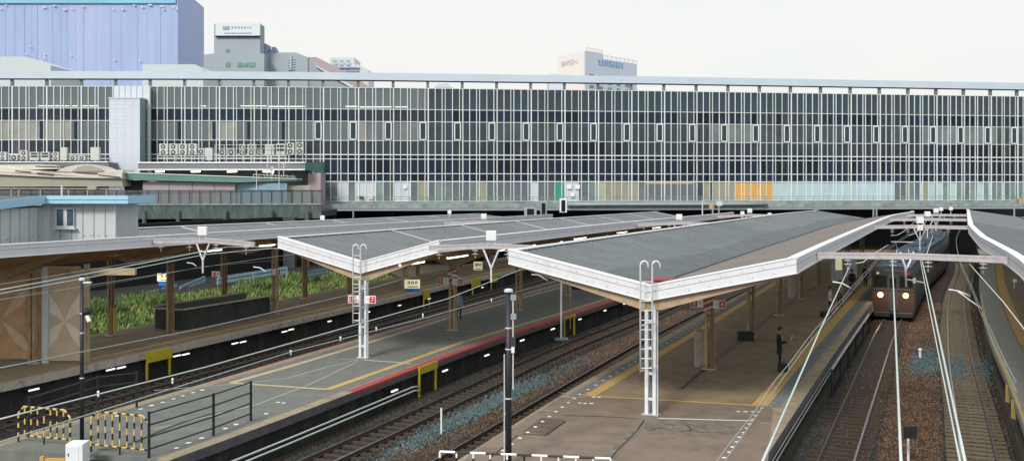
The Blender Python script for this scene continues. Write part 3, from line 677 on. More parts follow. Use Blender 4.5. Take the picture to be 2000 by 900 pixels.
# ---------------- lamps under platform edges
def edge_lamps(lst, pl, s, group, lab):
    i = 0
    for px, py in lst:
        y = hit(pl, px, 0); t, n = frame(pl, y); z = EYE - (py - HZ) * y / F
        p = Vector((interp(pl, y), y, z)) + n * s
        L = .52 if py > 640 else .40
        ro = thing('edge_lamp', lab % nth(i), 'lamp', tuple(p), group); i += 1
        q = MB(); q.bar(p - t * L / 2 - n * .05 * (1 if s > 0 else 1), p + t * L / 2 - n * .05, .06, .12); q.build('lamp_housing', M('dark_metal'), ro)
        q = MB(); q.bar(p - t * L / 2 + Vector((0, 0, .0)), p + t * L / 2, .06, .055); q.build('lamp_tube', M('tube_cool'), ro)
edge_lamps([(64, 760), (214, 721), (235, 717), (344, 694), (361, 691), (457, 670), (473, 667), (554, 647), (567, 643), (642, 627), (718, 609), (779, 596), (837, 583), (888, 571), (941, 561)], P1R, .06, 'lamps under the far left platform edge', '%s white lamp from the left below the far left platform edge')
edge_lamps([(768, 762), (867, 723), (949, 693), (1018, 664), (1078, 642), (1131, 623), (1180, 606), (1218, 593)], P2R, .06, 'lamps under the red platform edge', '%s white lamp from the left below the red platform edge')
# ---------------- yellow refuge steps on platform walls
def refuge(label, pl, pxa, pxb, legs=True, zt=.012, h=.46):
    ya, yb = hit(pl, pxa), hit(pl, pxb); a = Vector((interp(pl, ya), ya, 0)); b = Vector((interp(pl, yb), yb, 0)); t = (b - a).normalized(); n = Vector((t.y, -t.x, 0))
    r = thing('refuge_step', label, 'refuge step', tuple(a + n * .05 + Vector((0, 0, -1.3))), 'yellow refuge steps')
    q = MB(); q.hexa([a + n * .03 + Vector((0, 0, zt - h)), b + n * .03 + Vector((0, 0, zt - h)), b + n * .09 + Vector((0, 0, zt - h)), a + n * .09 + Vector((0, 0, zt - h))], [a + n * .03 + Vector((0, 0, zt)), b + n * .03 + Vector((0, 0, zt)), b + n * .09 + Vector((0, 0, zt)), a + n * .09 + Vector((0, 0, zt))])
    q.build('yellow_plate', M('safety_yellow'), r, bevel=.01)
    for k in ((.02, .9) if legs else (.1,)):
        q = MB(); c = a.lerp(b, k) + n * .06; q.obox(c, t, n, .05, .04, -1.3, zt - h); q.build('leg', M('safety_yellow'), r)
    return r
refuge('wide yellow plate with two legs on the far left platform wall', P1R, 284, 334, h=.52)
refuge('yellow plate with two legs below the red platform edge', P2R, 816, 852, zt=.012, h=.34)
refuge('yellow post left of the white lamp below the distant far left platform', P1R, 826, 838, legs=True, h=.7)
refuge('yellow plate behind the umbrella person on the distant far left platform', P1R, 920, 937, legs=False, h=.7)
refuge('yellow plate farthest along the far left platform wall', P1R, 957, 970, legs=False, h=.7)
refuge('small yellow plate on the red edge behind the white thin pole', P2R, 1100, 1122, zt=.0, h=.15)
# ================================================================ cross beams, insulators, wires
def insulator(q, p, n=2, r=.15, dz=.15):
    for k in range(n):
        q.tube([p + Vector((0, 0, -k * dz)), p + Vector((0, 0, -k * dz - .035))], [r, r * .7], 10, M('insul'))
    q.tube([p + Vector((0, 0, .12)), p + Vector((0, 0, -n * dz - .05))], .02, 6, M('steel'))
def xbeam(label, A, B, drop, box=True, camber=.12, hang=(.08, .92), bracket=.5):
    A = Vector(A); B = Vector(B); m = (A + B) / 2; r = thing('cross_beam', label, 'overhead line beam', tuple(m), 'beams carrying the overhead line')
    q = MB(); pts = [A, A.lerp(B, .5) + Vector((0, 0, camber)), B]
    for a, b in zip(pts, pts[1:]): q.bar(a, b, .16, .07, M('steel'), ); q.bar(a - Vector((0, 0, .12)), b - Vector((0, 0, .12)), .12, .16, M('steel'))
    q.build('beam', None, r)
    t = Vector((B.y - A.y, A.x - B.x, 0)).normalized()
    if box:
        c = A.lerp(B, bracket) + Vector((0, 0, camber + .02)); q = MB(); q.box(c + Vector((-.22, -.14, .12)), c + Vector((.22, .14, .55))); q.build('junction_box', M('white_paint'), r, bevel=.03)
        q = MB(); q.bar(c + Vector((-.15, 0, -.15)), c + Vector((-.15, 0, .14)), .04, .04); q.bar(c + Vector((.15, 0, -.15)), c + Vector((.15, 0, .14)), .04, .04); q.build('box_stand', M('steel_pale'), r)
    if drop:
        c = A.lerp(B, bracket) + Vector((0, 0, camber - .2)); q = MB()
        d = (B - A).normalized()
        q.tube([c - d * .38, c + Vector((0, 0, -.85)), c + Vector((0, 0, -1.45))], .045, 8, M('steel_pale')); q.tube([c + d * .38, c + Vector((0, 0, -.85))], .045, 8, M('steel_pale'))
        q.build('hanger_bracket', None, r)
        q = MB(); insulator(q, c - d * .75 + Vector((0, 0, -.08))); insulator(q, c + d * .75 + Vector((0, 0, -.08))); q.build('insulator', None, r)
    for k in hang:
        q = MB(); insulator(q, A.lerp(B, k) + Vector((0, 0, -.25 + camber * .3))); q.build('insulator', None, r)
    return r
def eave(which, y, side):
    C, wl, wr, a, b = CAN[which]; t, n = frame(C, y); return Vector((interp(C, y), y, 0)) + n * (wr if side > 0 else -wl) + Vector((0, 0, ze(y, a, b)))
K1, K2, K3, K4 = 'platform_canopy30', 'platform_canopy46', 'platform_canopy34', 'platform_canopy24'
def beam2(label, ka, ya, kb, dr, **kw):
    A = eave(ka, ya, 1)
    best = min([24 + .25 * k for k in range(340)], key=lambda y: abs((eave(kb, y, -1) - A).normalized().to_2d().dot(frame(CAN[ka][0], ya)[0].to_2d())) if (eave(kb, y, -1) - A).length > 1 else 9)
    B = eave(kb, best, -1); d = (B - A).normalized(); dz = Vector((0, 0, -.14))
    return xbeam(label, A - d * .05 + d * .12 + dz, B - d * .12 + dz, dr, **kw)
beam2('front beam with a white box between the far left roof and the middle roof', K1, 49.9, K2, True)
beam2('second beam with a white box between the far left and middle roofs', K1, 82, K2, True)
beam2('front beam with a white box between the middle roof and the large roof', K2, 45.4, K3, True)
beam2('second beam with a white box between the middle and large roofs', K2, 77, K3, True)
beam2('farthest beam between the middle and large roofs near the station building', K2, 102, K3, True)
b4 = beam2('nearest beam above the train between the large roof and the right roof', K3, 40, K4, False, box=False, hang=(.17, .415, .60, .88), camber=.05)
beam2('second beam above the train between the large roof and the right roof', K3, 70, K4, True, hang=(.2, .8), camber=.05)
beam2('third beam above the train between the large roof and the right roof', K3, 87, K4, True, hang=(.2, .8), camber=.05)
beam2('farthest beam above the tracks near the station building on the right', K3, 102, K4, True, hang=(.2, .8), camber=.05)
# the long Y bracket hanging in front of the train
r = thing('hanger_bracket', 'long Y shaped pale bracket hanging from the nearest beam in front of the train', 'bracket', tuple(D(1762, 500, 38)))
q = MB(); q.tube([D(1758, 492, 38), D(1768, 520, 38), D(1770, 560, 38)], .045, 8); q.tube([D(1785, 492, 38), D(1773, 520, 38), D(1770, 530, 38)], .04, 8)
q.build('arm', M('steel_pale'), r, smooth=True)
q = MB(); q.tube([D(1770, 545, 38), D(1785, 548, 38), D(1805, 552, 37.9)], .03, 6); q.tube([D(1786, 543, 38), D(1786, 553, 38)], .06, 8); q.build('steady_arm', M('steel_pale'), r)
WI = 0
def wire(label, pts, r, m, name='overhead_wire', sag=0.0):
    P = []
    for a, b in zip(pts, pts[1:]):
        for k in range(8): s = k / 8; P.append(Vector(a).lerp(Vector(b), s) + Vector((0, 0, -sag * 4 * s * (1 - s))))
    P.append(Vector(pts[-1])); q = MB(); q.tube(P, r, 6)
    return tag(q.build(name, M(m), None, smooth=True), label, 'wire', 'overhead wires')
wire('thick pale wire running down in front of the left headlight of the train', [D(1742, 505, 38.4), U(1745, 560, 5.2), U(1760, 905, 5.1)], .017, 'wire')
wire('thick pale wire running down right of the train past the blue gravel', [D(1800, 505, 38), U(1822, 600, 5.2), U(1886, 905, 5.1)], .017, 'wire')
wire('thin twin of the wire right of the train', [D(1797, 505, 38), U(1815, 600, 5.15), U(1876, 905, 5.0)], .012, 'wire')
wire('pale wire from the leftmost insulator over the platform with the standing passengers', [D(1662, 514, 39.2), U(1600, 648, 4.95), U(1487, 905, 4.9)], .016, 'wire')
wire('pale wire from the rightmost insulator across the right hand platform', [D(1893, 515, 36.8), U(1960, 590, 5.0), U(2010, 655, 5.0)], .016, 'wire')
def catenary(label, tp, y0, y1, z, up=.28, seedn=0):
    root = thing('contact_line', label, 'wire', (interp(tp, y0), y0, z), 'overhead wires')
    c = [Vector((x, y, z)) for x, y in cut(tp, y0, y1)]
    q = MB(); q.tube(c, .009, 6); q.build('contact_wire', M('wire_pale'), root)
    q = MB(); q.tube([v + Vector((0, 0, up + .03 * math.sin(v.y))) for v in c], .008, 6); q.build('messenger_wire', M('wire_pale'), root)
    y = y0 + .5
    while y < y1: v = Vector((interp(tp, y), y, z)); q = MB(); q.tube([v, v + Vector((0, 0, up))], .006, 4); q.build('dropper', M('wire_pale'), root); y += 2.2
    return root
T5c = [(x, y) for x, y in T5]; catenary('twin overhead line above the track of the train', T5, 13, 100, 3.9, .15, 1)
catenary('twin overhead line above the curving right hand track', T6, 20, 100, 3.9, .15, 1)
wire('white overhead wire crossing low in front of the middle roof columns', [U(-5, 819, 3.6), U(400, 717, 3.6), U(872, 584, 3.9), D(1031, 521, 46)], .016, 'wire')
wire('overhead wire with small clamps above the left edge of the middle platform', [U(-5, 864, 3.9), U(568, 687, 3.9), U(840, 618, 3.9), U(1091, 547, 3.9), U(1180, 522, 3.9)], .014, 'wire_pale')
for k, (x, y) in enumerate(((192, 764), (337, 751 - 12), (568, 684), (665, 645 + 12), (735, 638), (826, 612), (960, 582))):
    p = U(x, y + 3, 3.9); q = MB(); q.tube([p + Vector((0, 0, .0)), p + Vector((0, 0, -.07))], .02, 6); q.ball(p + Vector((0, 0, .02)), .028, n=5)
    tag(q.build('wire_clamp', M('insul')), '%s clamp from the left on the wire above the middle platform edge' % nth(k), 'clamp', 'clamps on the overhead wire')
wire('thin overhead wire above the far left platform edge and its yellow step', [U(-5, 719, 3.9), U(400, 640, 3.9), U(680, 576, 3.9), U(800, 541, 3.9), U(904, 504, 3.9)], .013, 'wire_pale')
wire('upper thick pale wire at far left crossing the wooden panels', [D(-5, 567, 30), D(200, 529, 38), D(445, 482, 47.5), D(530, 482, 49)], .022, 'wire')
wire('lower thick pale wire at far left crossing the wooden panels', [D(-5, 574, 30), D(200, 537, 38), D(400, 497, 46), D(530, 485, 48.5), D(640, 487, 49)], .020, 'wire')
wire('thin upper wire at far left above the thick pale pair', [D(-5, 556, 30), D(284, 509, 42), D(420, 486, 47)], .010, 'wire_pale')
wire('thin lower wire at far left in front of the weeds and advertising board', [D(-5, 586, 30), D(200, 553, 38), D(400, 521, 48), D(545, 500, 54), D(640, 489, 58)], .012, 'wire_pale')
wire('dark thin wire across the wooden panels', [D(-5, 575, 29), D(150, 566, 36), D(400, 520, 44), D(600, 503, 52)], .008, 'wire_dark')
for k, (a, b, c) in enumerate((((495, 521, 50), (508, 523, 50), (520, 531, 50)), ((1038, 536, 44), (1052, 537, 44), (1070, 548, 44)), ((1626, 550, 38), (1645, 553, 38), (1661, 562, 38)), ((1853, 565, 37), (1872, 568, 37), (1895, 578, 37)), ((1870, 568, 37), (1890, 583, 37), (1917, 602, 37)), ((365, 513, 50), (376, 514, 50), (384, 520, 50)), ((876, 536, 52), (890, 537, 52), (901, 545, 52)))):
    P = [D(*a), D(*a).lerp(D(*b), .5), D(*b), D(*b).lerp(D(*c), .5), D(*c)]; q = MB(); q.tube(P, .028, 6)
    tag(q.build('steady_arm', M('insul'), None, smooth=True), ['curved white steady arm beside the red sign on the far left platform', 'curved white steady arm above the middle platform behind the dark pole', 'curved white steady arm above the passenger in the white shirt', 'curved white steady arm above the curving right hand track', 'thin steady arm stretching towards the right hand platform', 'short white steady arm over the weeds near the advertising board', 'white steady arm in front of the striped column of the middle roof'][k], 'steady arm', 'steady arms of the overhead line')
# feeder drop loops between beams
for k, (a, b, c) in enumerate((((1672, 514, 39), (1700, 500, 39), (1735, 478, 50)), ((1802, 503, 38), (1812, 490, 40), (1822, 460, 50)), ((1775, 460, 60), (1800, 445, 62), (1812, 428, 75)), ((1740, 460, 60), (1765, 452, 62), (1790, 430, 75)))):
    q = MB(); q.tube([D(*a), D(*a).lerp(D(*b), .5) + Vector((0, 0, -.1)), D(*b), D(*c)], .018, 6)
    tag(q.build('jumper_cable', M('wire'), None, smooth=True), ['jumper cable curling left of the train', 'jumper cable curling right of the train roof', 'right jumper cable below the second beam', 'left jumper cable below the second beam'][k], 'cable', 'jumper cables')
# twin pipes along the platform wall
for k, z in enumerate((-.70, -.86)):
    P = [v + Vector((0, 0, z)) for v in off(cut(P2R, 27, 43.4), .16 + .05 * k)]
    q = MB(); q.tube(P + [P[-1] + Vector((.2, .35, -.05)), P[-1] + Vector((.22, .45, -.25))], .035, 8)
    tag(q.build('wall_pipe', M('wire'), None, smooth=True), ('upper' if k == 0 else 'lower') + ' white pipe of the pair along the middle platform wall', 'pipe', 'white pipes on the platform wall')
q = MB(); P = [v + Vector((0, 0, -.55)) for v in off(cut(P3R, 26, 70), .05)]; q.tube(P, .03, 6); q.tube([p + Vector((0, 0, .2)) for p in P], .02, 6)
tag(q.build('wall_pipe', M('wire_pale'), None), 'thin pipes along the platform wall left of the train track', 'pipe', 'white pipes on the platform wall')
# ================================================================ station building
def glassmat(name, tint, tr, rough=0.05, base=(.20, .245, .265, 1)):
    m = bpy.data.materials.new(name); m.use_nodes = True; n = m.node_tree; n.nodes.clear(); L = n.links
    o = n.nodes.new('ShaderNodeOutputMaterial'); mx = n.nodes.new('ShaderNodeMixShader'); t = n.nodes.new('ShaderNodeBsdfTransparent'); p = n.nodes.new('ShaderNodeBsdfPrincipled')
    t.inputs[0].default_value = (*tint, 1); p.inputs['Base Color'].default_value = base; p.inputs['Roughness'].default_value = rough
    mx.inputs[0].default_value = tr; L.new(p.outputs[0], mx.inputs[1]); L.new(t.outputs[0], mx.inputs[2]); L.new(mx.outputs[0], o.inputs[0]); MATS[name] = m
glassmat('vision_glass', (.85, .92, .95), .50)  # opaque share of the pane colour stands in for haze and reflections
glassmat('vision_dark', (.62, .74, .82), .66, base=(.10, .135, .16, 1))
glassmat('mesh_screen', (.80, .83, .83), .62, .6)
mat('mullion', (0.56, 0.63, 0.60), 0.5, var=0.08, scale=1)
mat('mullion_white', (0.68, 0.76, 0.80), 0.45, var=0.06, scale=1)
mat('beam_blue', (0.50, 0.59, 0.68), 0.55, var=0.05, scale=.5)
mat('sp_navy', (0.022, 0.032, 0.055), 0.12, spec=.12, var=.3, scale=.4)
mat('sp_purple', (0.035, 0.042, 0.058), 0.15, spec=.2, var=.3, scale=.4)
mat('sp_plum', (0.080, 0.075, 0.092), 0.2, spec=.2, var=.2, scale=.4)
mat('sp_green', (0.03, 0.048, 0.058), 0.15, spec=.3, var=.3, scale=.4)
mat('sp_black', (0.015, 0.020, 0.030), 0.12, spec=.1, var=.3, scale=.4)
mat('gl_grey', (0.15, 0.175, 0.185), 0.2, var=.25, scale=.5)
mat('gl_beige', (0.27, 0.28, 0.255), 0.25, var=.2, scale=.5)
mat('gl_teal', (0.17, 0.24, 0.24), 0.2, var=.3, scale=.5)
mat('gl_dim', (0.042, 0.062, 0.075), 0.15, var=.35, scale=.5)
mat('pan_white', (0.55, 0.60, 0.64), 0.4, var=.08)
mat('pan_cyan', (0.42, 0.56, 0.60), 0.3, var=.12, scale=.4)
mat('pan_cream', (0.40, 0.42, 0.34), 0.3, var=.15, scale=.4)
mat('pan_sand', (0.30, 0.30, 0.22), 0.3, var=.15, scale=.4)
mat('pan_orange', (0.62, 0.36, 0.09), 0.4, var=.08)
mat('pan_green', (0.03, 0.28, 0.20), 0.4, var=.05)
mat('warm_shop', (0.35, 0.2, 0.12), 0.4, var=.3, scale=.6, emit=(1.0, .5, .2), es=.25)
mat('room_wall', (0.42, 0.45, 0.42), 0.8, var=.12, scale=.3)
mat('room_dark', (0.10, 0.11, 0.10), 0.8, var=.3, scale=.3)
mat('deck_grey', (0.26, 0.32, 0.32), 0.75, var=.25, scale=1.2, stain=(.1, .12, .12), stsc=.7, stamt=.6)
mat('pipe_grey', (0.28, 0.33, 0.35), 0.5, var=.1)
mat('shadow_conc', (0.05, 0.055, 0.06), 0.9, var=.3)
mat('dark_space', (0.008, 0.009, 0.010), 0.95, var=.3)  # near black tone stands in for deep shade
FZ = [(-330, 113), (0, 113), (400, 113.3), (700, 114.5), (1000, 116.6), (1250, 118.3), (1600, 121.7), (2000, 125.9), (2300, 129)]
def fz(px):
    for (a, b), (c, d) in zip(FZ, FZ[1:]):
        if px <= c: return b + (d - b) * (px - a) / (c - a)
    return FZ[-1][1]
def Fp(px, z=0): d = fz(px); return Vector(((px - 1000) / F * d, d, z))
BX = [-183, -114, -45, 24, 91, 158, 226, 293, 360, 428, 496, 563, 630.5, 699.5, 768, 835, 903, 969.5, 1037, 1102, 1168, 1233, 1297, 1360, 1422, 1484, 1545, 1603, 1661.6, 1718, 1774, 1829, 1882.5, 1935, 1986.6, 2038, 2088]
BP = [Fp(x) for x in BX]
for _ in range(2): BP = [BP[0]] + [BP[i - 1] * .2 + BP[i] * .6 + BP[i + 1] * .2 for i in range(1, len(BP) - 1)] + [BP[-1]]
RZ = [6.33, 8.61, 9.53, 11.20, 11.70, 13.32, 15.52, 16.93, 19.40]
bo = BP[0].copy(); sb = thing('station_building', 'long glazed station building bridging the tracks', 'building', (0, 114, 6.0))
back = Vector((-.10, 1, 0)).normalized()
def inset(pts, d, z=0): return [p + back * d + Vector((0, 0, z)) for p in pts]
# floors, roof, rear wall
for z, th, nm in ((6.33, .5, 'floor_slab'), (11.45, .5, 'floor_slab'), (15.52, .5, 'floor_slab'), (19.42, .3, 'roof')):
    q = MB(); q.slab(inset(BP, .14, z), inset(BP, 16, z), th); q.build(nm, M('deck_grey'), sb)
q = MB(); q.slab(inset(BP, 1.9, 19.0), inset(BP, 2.0, 19.0), 7.5); q.build('rear_wall', M('room_wall'), sb)
q = MB(); q.slab(inset(BP, 3.2, 10.9), inset(BP, 3.3, 10.9), 4.57); q.build('rear_wall', M('room_wall'), sb)
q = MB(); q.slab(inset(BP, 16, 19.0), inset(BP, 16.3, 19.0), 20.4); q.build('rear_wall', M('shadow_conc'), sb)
for k, P in enumerate((BP[0], BP[-1])):
    q = MB(); e = P + back * 16; d = Vector((.2 if k else -.2, 0, 0)); q.hexa([P + Vector((0, 0, 6)), P + d + Vector((0, 0, 6)), e + d + Vector((0, 0, 6)), e + Vector((0, 0, 6))], [P + Vector((0, 0, 19)), P + d + Vector((0, 0, 19)), e + d + Vector((0, 0, 19)), e + Vector((0, 0, 19))]); q.build('end_wall', M('room_wall'), sb)
# roof beam on posts
q = MB(); q.slab(inset(BP, -.35, 21.10), inset(BP, .5, 21.10), .84); q.build('roof_beam', M('beam_blue'), sb)
q = MB(); q.slab(inset(BP, -.33, 20.258), inset(BP, .48, 20.258), .07); q.build('beam_soffit', M('crack'), sb)
for i, P in enumerate(BP):
    x = Vector((1, .08, 0)).normalized(); q = MB(); q.obox(P + back * .1, x, back, .16, .16, 19.4, 20.19); q.build('roof_post', M('gl_grey'), sb)
def pane_mat(row, px, rnd):
    left = px < 830
    if row == 0:
        if 640 < px < 700: return rnd.choice(['pan_white', 'gl_grey', 'pan_cyan'])
        if 700 < px < 735: return 'pan_white'
        if 770 < px < 800: return 'pan_white'
        if 1036 < px < 1052: return 'pan_white'
        if 1086 < px < 1101: return 'pan_green'
        if 1105 < px < 1142: return rnd.choice(['pan_white', 'sp_green', 'vision_glass'])
        if 1160 < px < 1250: return rnd.choice(['pan_sand', 'pan_cream', 'pan_sand'])
        if 1260 < px < 1352: return 'vision_glass'
        if 1360 < px < 1420: return rnd.choice(['gl_dim', 'pan_sand', 'gl_teal'])
        if 1430 < px < 1506: return 'pan_orange'
        if 1510 < px < 1735: return 'pan_cyan'
        if px > 1735: return rnd.choice(['gl_teal', 'gl_teal', 'pan_cyan', 'pan_sand', 'vision_glass'])
        return rnd.choice(['gl_teal', 'vision_glass', 'vision_glass', 'pan_sand', 'gl_grey', 'vision_glass'])
    if row in (1, 2): return rnd.choice(['sp_navy', 'sp_navy', 'sp_black'])
    if row == 3: return 'sp_black'
    if row == 4:
        if left: return rnd.choice(['sp_plum', 'sp_plum', 'sp_purple', 'sp_green', 'sp_navy'])
        return rnd.choice(['sp_purple', 'sp_navy', 'sp_black', 'sp_green', 'sp_purple'])
    if row == 5:
        if left: return rnd.choice(['gl_beige', 'vision_glass', 'gl_grey', 'vision_glass'])
        return rnd.choice(['gl_dim', 'vision_dark', 'gl_grey', 'gl_dim', 'vision_dark'])
    if row == 6: return rnd.choice(['sp_purple', 'sp_purple', 'sp_navy'] if left else ['sp_navy', 'sp_purple', 'sp_black'])
    return 'vision_glass' if left else 'vision_dark'
rnd = random.Random(3); TM = [0, .2, .40, .49, .70, .905]
rowstate = {}
for i in range(len(BP) - 1):
    A, B = BP[i], BP[i + 1]; t = (B - A).normalized(); L = (B - A).length; n = Vector((t.y, -t.x, 0))
    fr = MB()
    for k, s in enumerate(TM):
        p = A + t * (L * s + .06)
        fr.obox(p, t, n, .042 if k else .065, .09, 6.2, 19.42, M('mullion_white') if rnd.random() < .55 else M('mullion'))
    for k, z in enumerate(RZ):
        c = A.lerp(B, .5); zz = .04 if k not in (1, 4) else .055
        fr.obox(c, t, n, L / 2, .085, z - zz, z + zz, M('mullion_white') if k < 5 else M('mullion'))
    if not (213 < BX[i] + 30 < 300):
        pass
    f = fr.build('window_bay', None, sb)
    gl = MB(); TT = TM + [1.0]
    for row in range(8):
        key = None
        for k in range(6):
            px = lerp(BX[i], BX[i + 1], (TT[k] + TT[k + 1]) / 2)
            if row in (1, 2, 3) and px < 632: mname = rnd.choice(['sp_plum', 'sp_purple'])
            else:
                if rowstate.get(row) and rnd.random() < (.72 if row in (4, 5, 6, 7) else .2): mname = rowstate[row]
                else: mname = pane_mat(row, px, rnd)
                if row == 0: mname = pane_mat(row, px, rnd)
                rowstate[row] = mname
            a = A + t * (L * TT[k] + .05) - n * .0; b = A + t * (L * TT[k + 1] + .06)
            tl = rnd.uniform(-.012, .012)
            gl.hexa([a + Vector((0, 0, RZ[row])), b + Vector((0, 0, RZ[row])) + n * tl, b - n * .03 + Vector((0, 0, RZ[row])) + n * tl, a - n * .03 + Vector((0, 0, RZ[row]))],
                    [a + Vector((0, 0, RZ[row + 1])), b + Vector((0, 0, RZ[row + 1])) + n * tl, b - n * .03 + Vector((0, 0, RZ[row + 1])) + n * tl, a - n * .03 + Vector((0, 0, RZ[row + 1]))], M(mname))
    gl.build('glass', None, f)
    # tall narrow opening window in the third row
    if BX[i] > 560 and BX[i] < 2000:
        c = A + t * (L * .86); q = MB()
        for s in (-1, 1): q.obox(c + t * s * .34 + n * .14, t, n, .06, .05, 13.38, 15.5)
        for z in (13.38, 15.38): q.obox(c + n * .14, t, n, .40, .05, z, z + .14)
        q.build('casement_frame', M('mullion_white'), f)
        q = MB(); q.obox(c + n * .125, t, n, .28, .02, 13.5, 15.4); q.build('casement_pane', M('sp_green'), f)
    elif BX[i] > 0:
        c = A + t * (L * .86); q = MB(); q.obox(c + n * .125, t, n, .18, .02, 13.45, 15.45); q.build('casement_pane', M('sp_navy'), f)
# ceiling slats visible behind the top row
for z in (17.5, 17.85, 18.3, 18.9):
    q = MB(); q.slab(inset(BP, .55, z), inset(BP, .62, z), .05); q.build('ceiling_slat', M('room_wall'), sb)
# lit tubes in the rooms
rt = [(75, 112, 207), (113, 135, 207), (139, 150, 207), (160, 191, 207), (40, 68, 240), (392, 402, 207), (470, 520, 207), (524, 595, 208), (675, 698, 208), (703, 765, 209), (772, 795, 209), (393, 408, 241), (463, 472, 241), (536, 560, 241), (600, 640, 241), (703, 755, 242)]
for k, (a, b, y) in enumerate(rt):
    d = fz(a) + .7; p, q_ = D(a, y, d), D(b, y, d); t = (q_ - p).normalized()
    tubelamp('%s glowing tube of the %s row of office windows' % (nth(k if y < 220 else k), 'upper' if y < 220 else 'lower'), (p + q_) / 2, t, (q_ - p).length, 'tubes behind the office windows', 'tube_room', .06)
# warm shop ceiling at concourse
q = MB(); a, b = D(1262, 357, fz(1262) + 1.0), D(1352, 357, fz(1352) + 1.0); q.bar(a, b, .3, .25); tag(q.build('shop_lamp', M('warm_shop')), 'warm orange lit ceiling strip of the shop in the concourse windows', 'lamp')
MATS['warm_shop'].node_tree.nodes['Principled BSDF'].inputs['Emission Strength'].default_value = 2.0
for k, (x, y, w_, h_, m) in enumerate(((706, 386, 9, 6, 'sp_green'), (724, 384, 9, 9, 'steel_pale'), (791, 365, 6, 7, 'white_paint'), (1112, 365, 9, 8, 'white_paint'), (1128, 365, 9, 8, 'white_paint'), (1118, 380, 8, 8, 'white_paint'))):
    c = D(x, y, fz(x) - .2); s = fz(x) / F; q = MB(); q.box(c + Vector((-w_ * s / 2, -.03, -h_ * s / 2)), c + Vector((w_ * s / 2, .03, h_ * s / 2)))
    tag(q.build('notice_board', M(m)), ['dark notice on the white concourse panel', 'grey box on the white concourse panel', 'round white clock box on the pale concourse panel', 'left white notice beside the green door', 'right white notice beside the green door', 'lower white notice beside the green door'][k], 'notice')
# deck edge: walkway, railing, pipe, girder
DP = [p for p, x in zip(BP, BX) if x > 560]
DP[0] = Fp(628)
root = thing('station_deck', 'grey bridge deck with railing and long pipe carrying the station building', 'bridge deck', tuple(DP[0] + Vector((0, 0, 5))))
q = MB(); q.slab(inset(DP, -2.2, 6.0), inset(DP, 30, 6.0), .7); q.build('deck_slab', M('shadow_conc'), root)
q = MB(); q.slab(inset(DP, -2.35, 6.08), inset(DP, -2.2, 6.08), .52); q.build('edge_girder', M('deck_grey'), root)
q = MB(); q.slab(inset(DP, -2.3, 5.55), inset(DP, -2.1, 5.55), .25); q.build('edge_girder', M('pipe_grey'), root)
q = MB(); q.slab(inset(DP, -.3, 6.3), inset(DP, -.1, 6.3), .6); q.build('kick_wall', M('deck_grey'), root)
for z in (6.60, 6.85, 7.12):
    q = MB(); q.tube(inset(DP, -2.25, z - .25), .03, 5); q.build('rail', M('deck_grey'), root)
q = MB()
for P in DP:
    for s in (0, 1.9): q.tube([P - back * 2.25 + Vector((s, .15 * s, 6.0)), P - back * 2.25 + Vector((s, .15 * s, 6.9))], .03, 5)
q.build('railing_post', M('deck_grey'), root)
q = MB(); pp = [p for p in DP if p.x > 5 and p.x < 32]; q.tube(inset(pp, -2.6, 5.98), .22, 12); q.build('pipe', M('pipe_grey'), root, smooth=True)
q = MB(); q.tube([D(1730, 400, 119), D(1738, 396, 119), D(1960, 396, 121), D(1975, 402, 121)], .05, 6); q.build('pipe', M('deck_grey'), root)
for k, (x, dd) in enumerate(((760, 20), (960, 20), (1180, 20), (1420, 20), (1640, 22), (1870, 22))):
    P = Fp(x); q = MB(); q.obox(P + back * 6, (1, 0, 0), (0, 1, 0), .5, .5, -1.4, 5.3); q.build('pier', M('shadow_conc'), root)
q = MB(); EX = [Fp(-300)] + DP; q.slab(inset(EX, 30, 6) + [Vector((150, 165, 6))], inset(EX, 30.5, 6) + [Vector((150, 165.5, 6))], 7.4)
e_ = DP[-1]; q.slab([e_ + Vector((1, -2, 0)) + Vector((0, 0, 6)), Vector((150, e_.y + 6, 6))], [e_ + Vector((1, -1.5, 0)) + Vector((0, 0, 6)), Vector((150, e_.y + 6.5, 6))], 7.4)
tag(q.build('dark_backing_wall', M('dark_space')), 'added dark wall standing in for the shade far under the station building', 'wall')  # wall added so the far space under the deck stays dark
# boxes on the deck edge
def kit(name, label, cat, x0, x1, y0, y1, d, m, dep=.5, grp=None, extra=None):
    a, b = D(x0, y1, d), D(x1, y0, d); r = thing(name, label, cat, ((a.x + b.x) / 2, d, a.z), grp)
    q = MB(); q.box((a.x, d - dep / 2, a.z), (b.x, d + dep / 2, b.z)); q.build('casing', M(m), r, bevel=.03)
    if extra: extra(r, a, b, d - dep / 2)
    return r
def doorx(r, a, b, f):
    q = MB(); w_ = b.x - a.x; q.box((a.x + w_ * .22, f - .03, a.z + .1), (b.x - w_ * .22, f, b.z - .15)); q.build('panel', M('sp_black'), r)
kit('electric_cabinet', 'white framed cabinet with black opening on the deck edge', 'cabinet', 1093, 1107, 388, 415, 112, 'white_paint', extra=doorx)
kit('electric_cabinet', 'grey double cabinet with white top at the deck edge', 'cabinet', 1024, 1048, 405, 424, 109, 'pipe_grey', extra=doorx)
kit('electric_cabinet', 'tall narrow grey cabinet right of the double cabinet', 'cabinet', 1055, 1068, 394, 422, 110, 'deck_grey', extra=doorx)
kit('electric_cabinet', 'pale box on a post left of the orange panel', 'cabinet', 1399, 1410, 393, 402, 113, 'pan_white')
kit('electric_cabinet', 'small rusty box on the deck edge left of the pale box', 'cabinet', 1385, 1394, 400, 408, 113, 'pan_orange')
kit('electric_cabinet', 'rusty box on the deck edge above the right hand roof', 'cabinet', 1988, 2002, 388, 398, 119, 'girder')
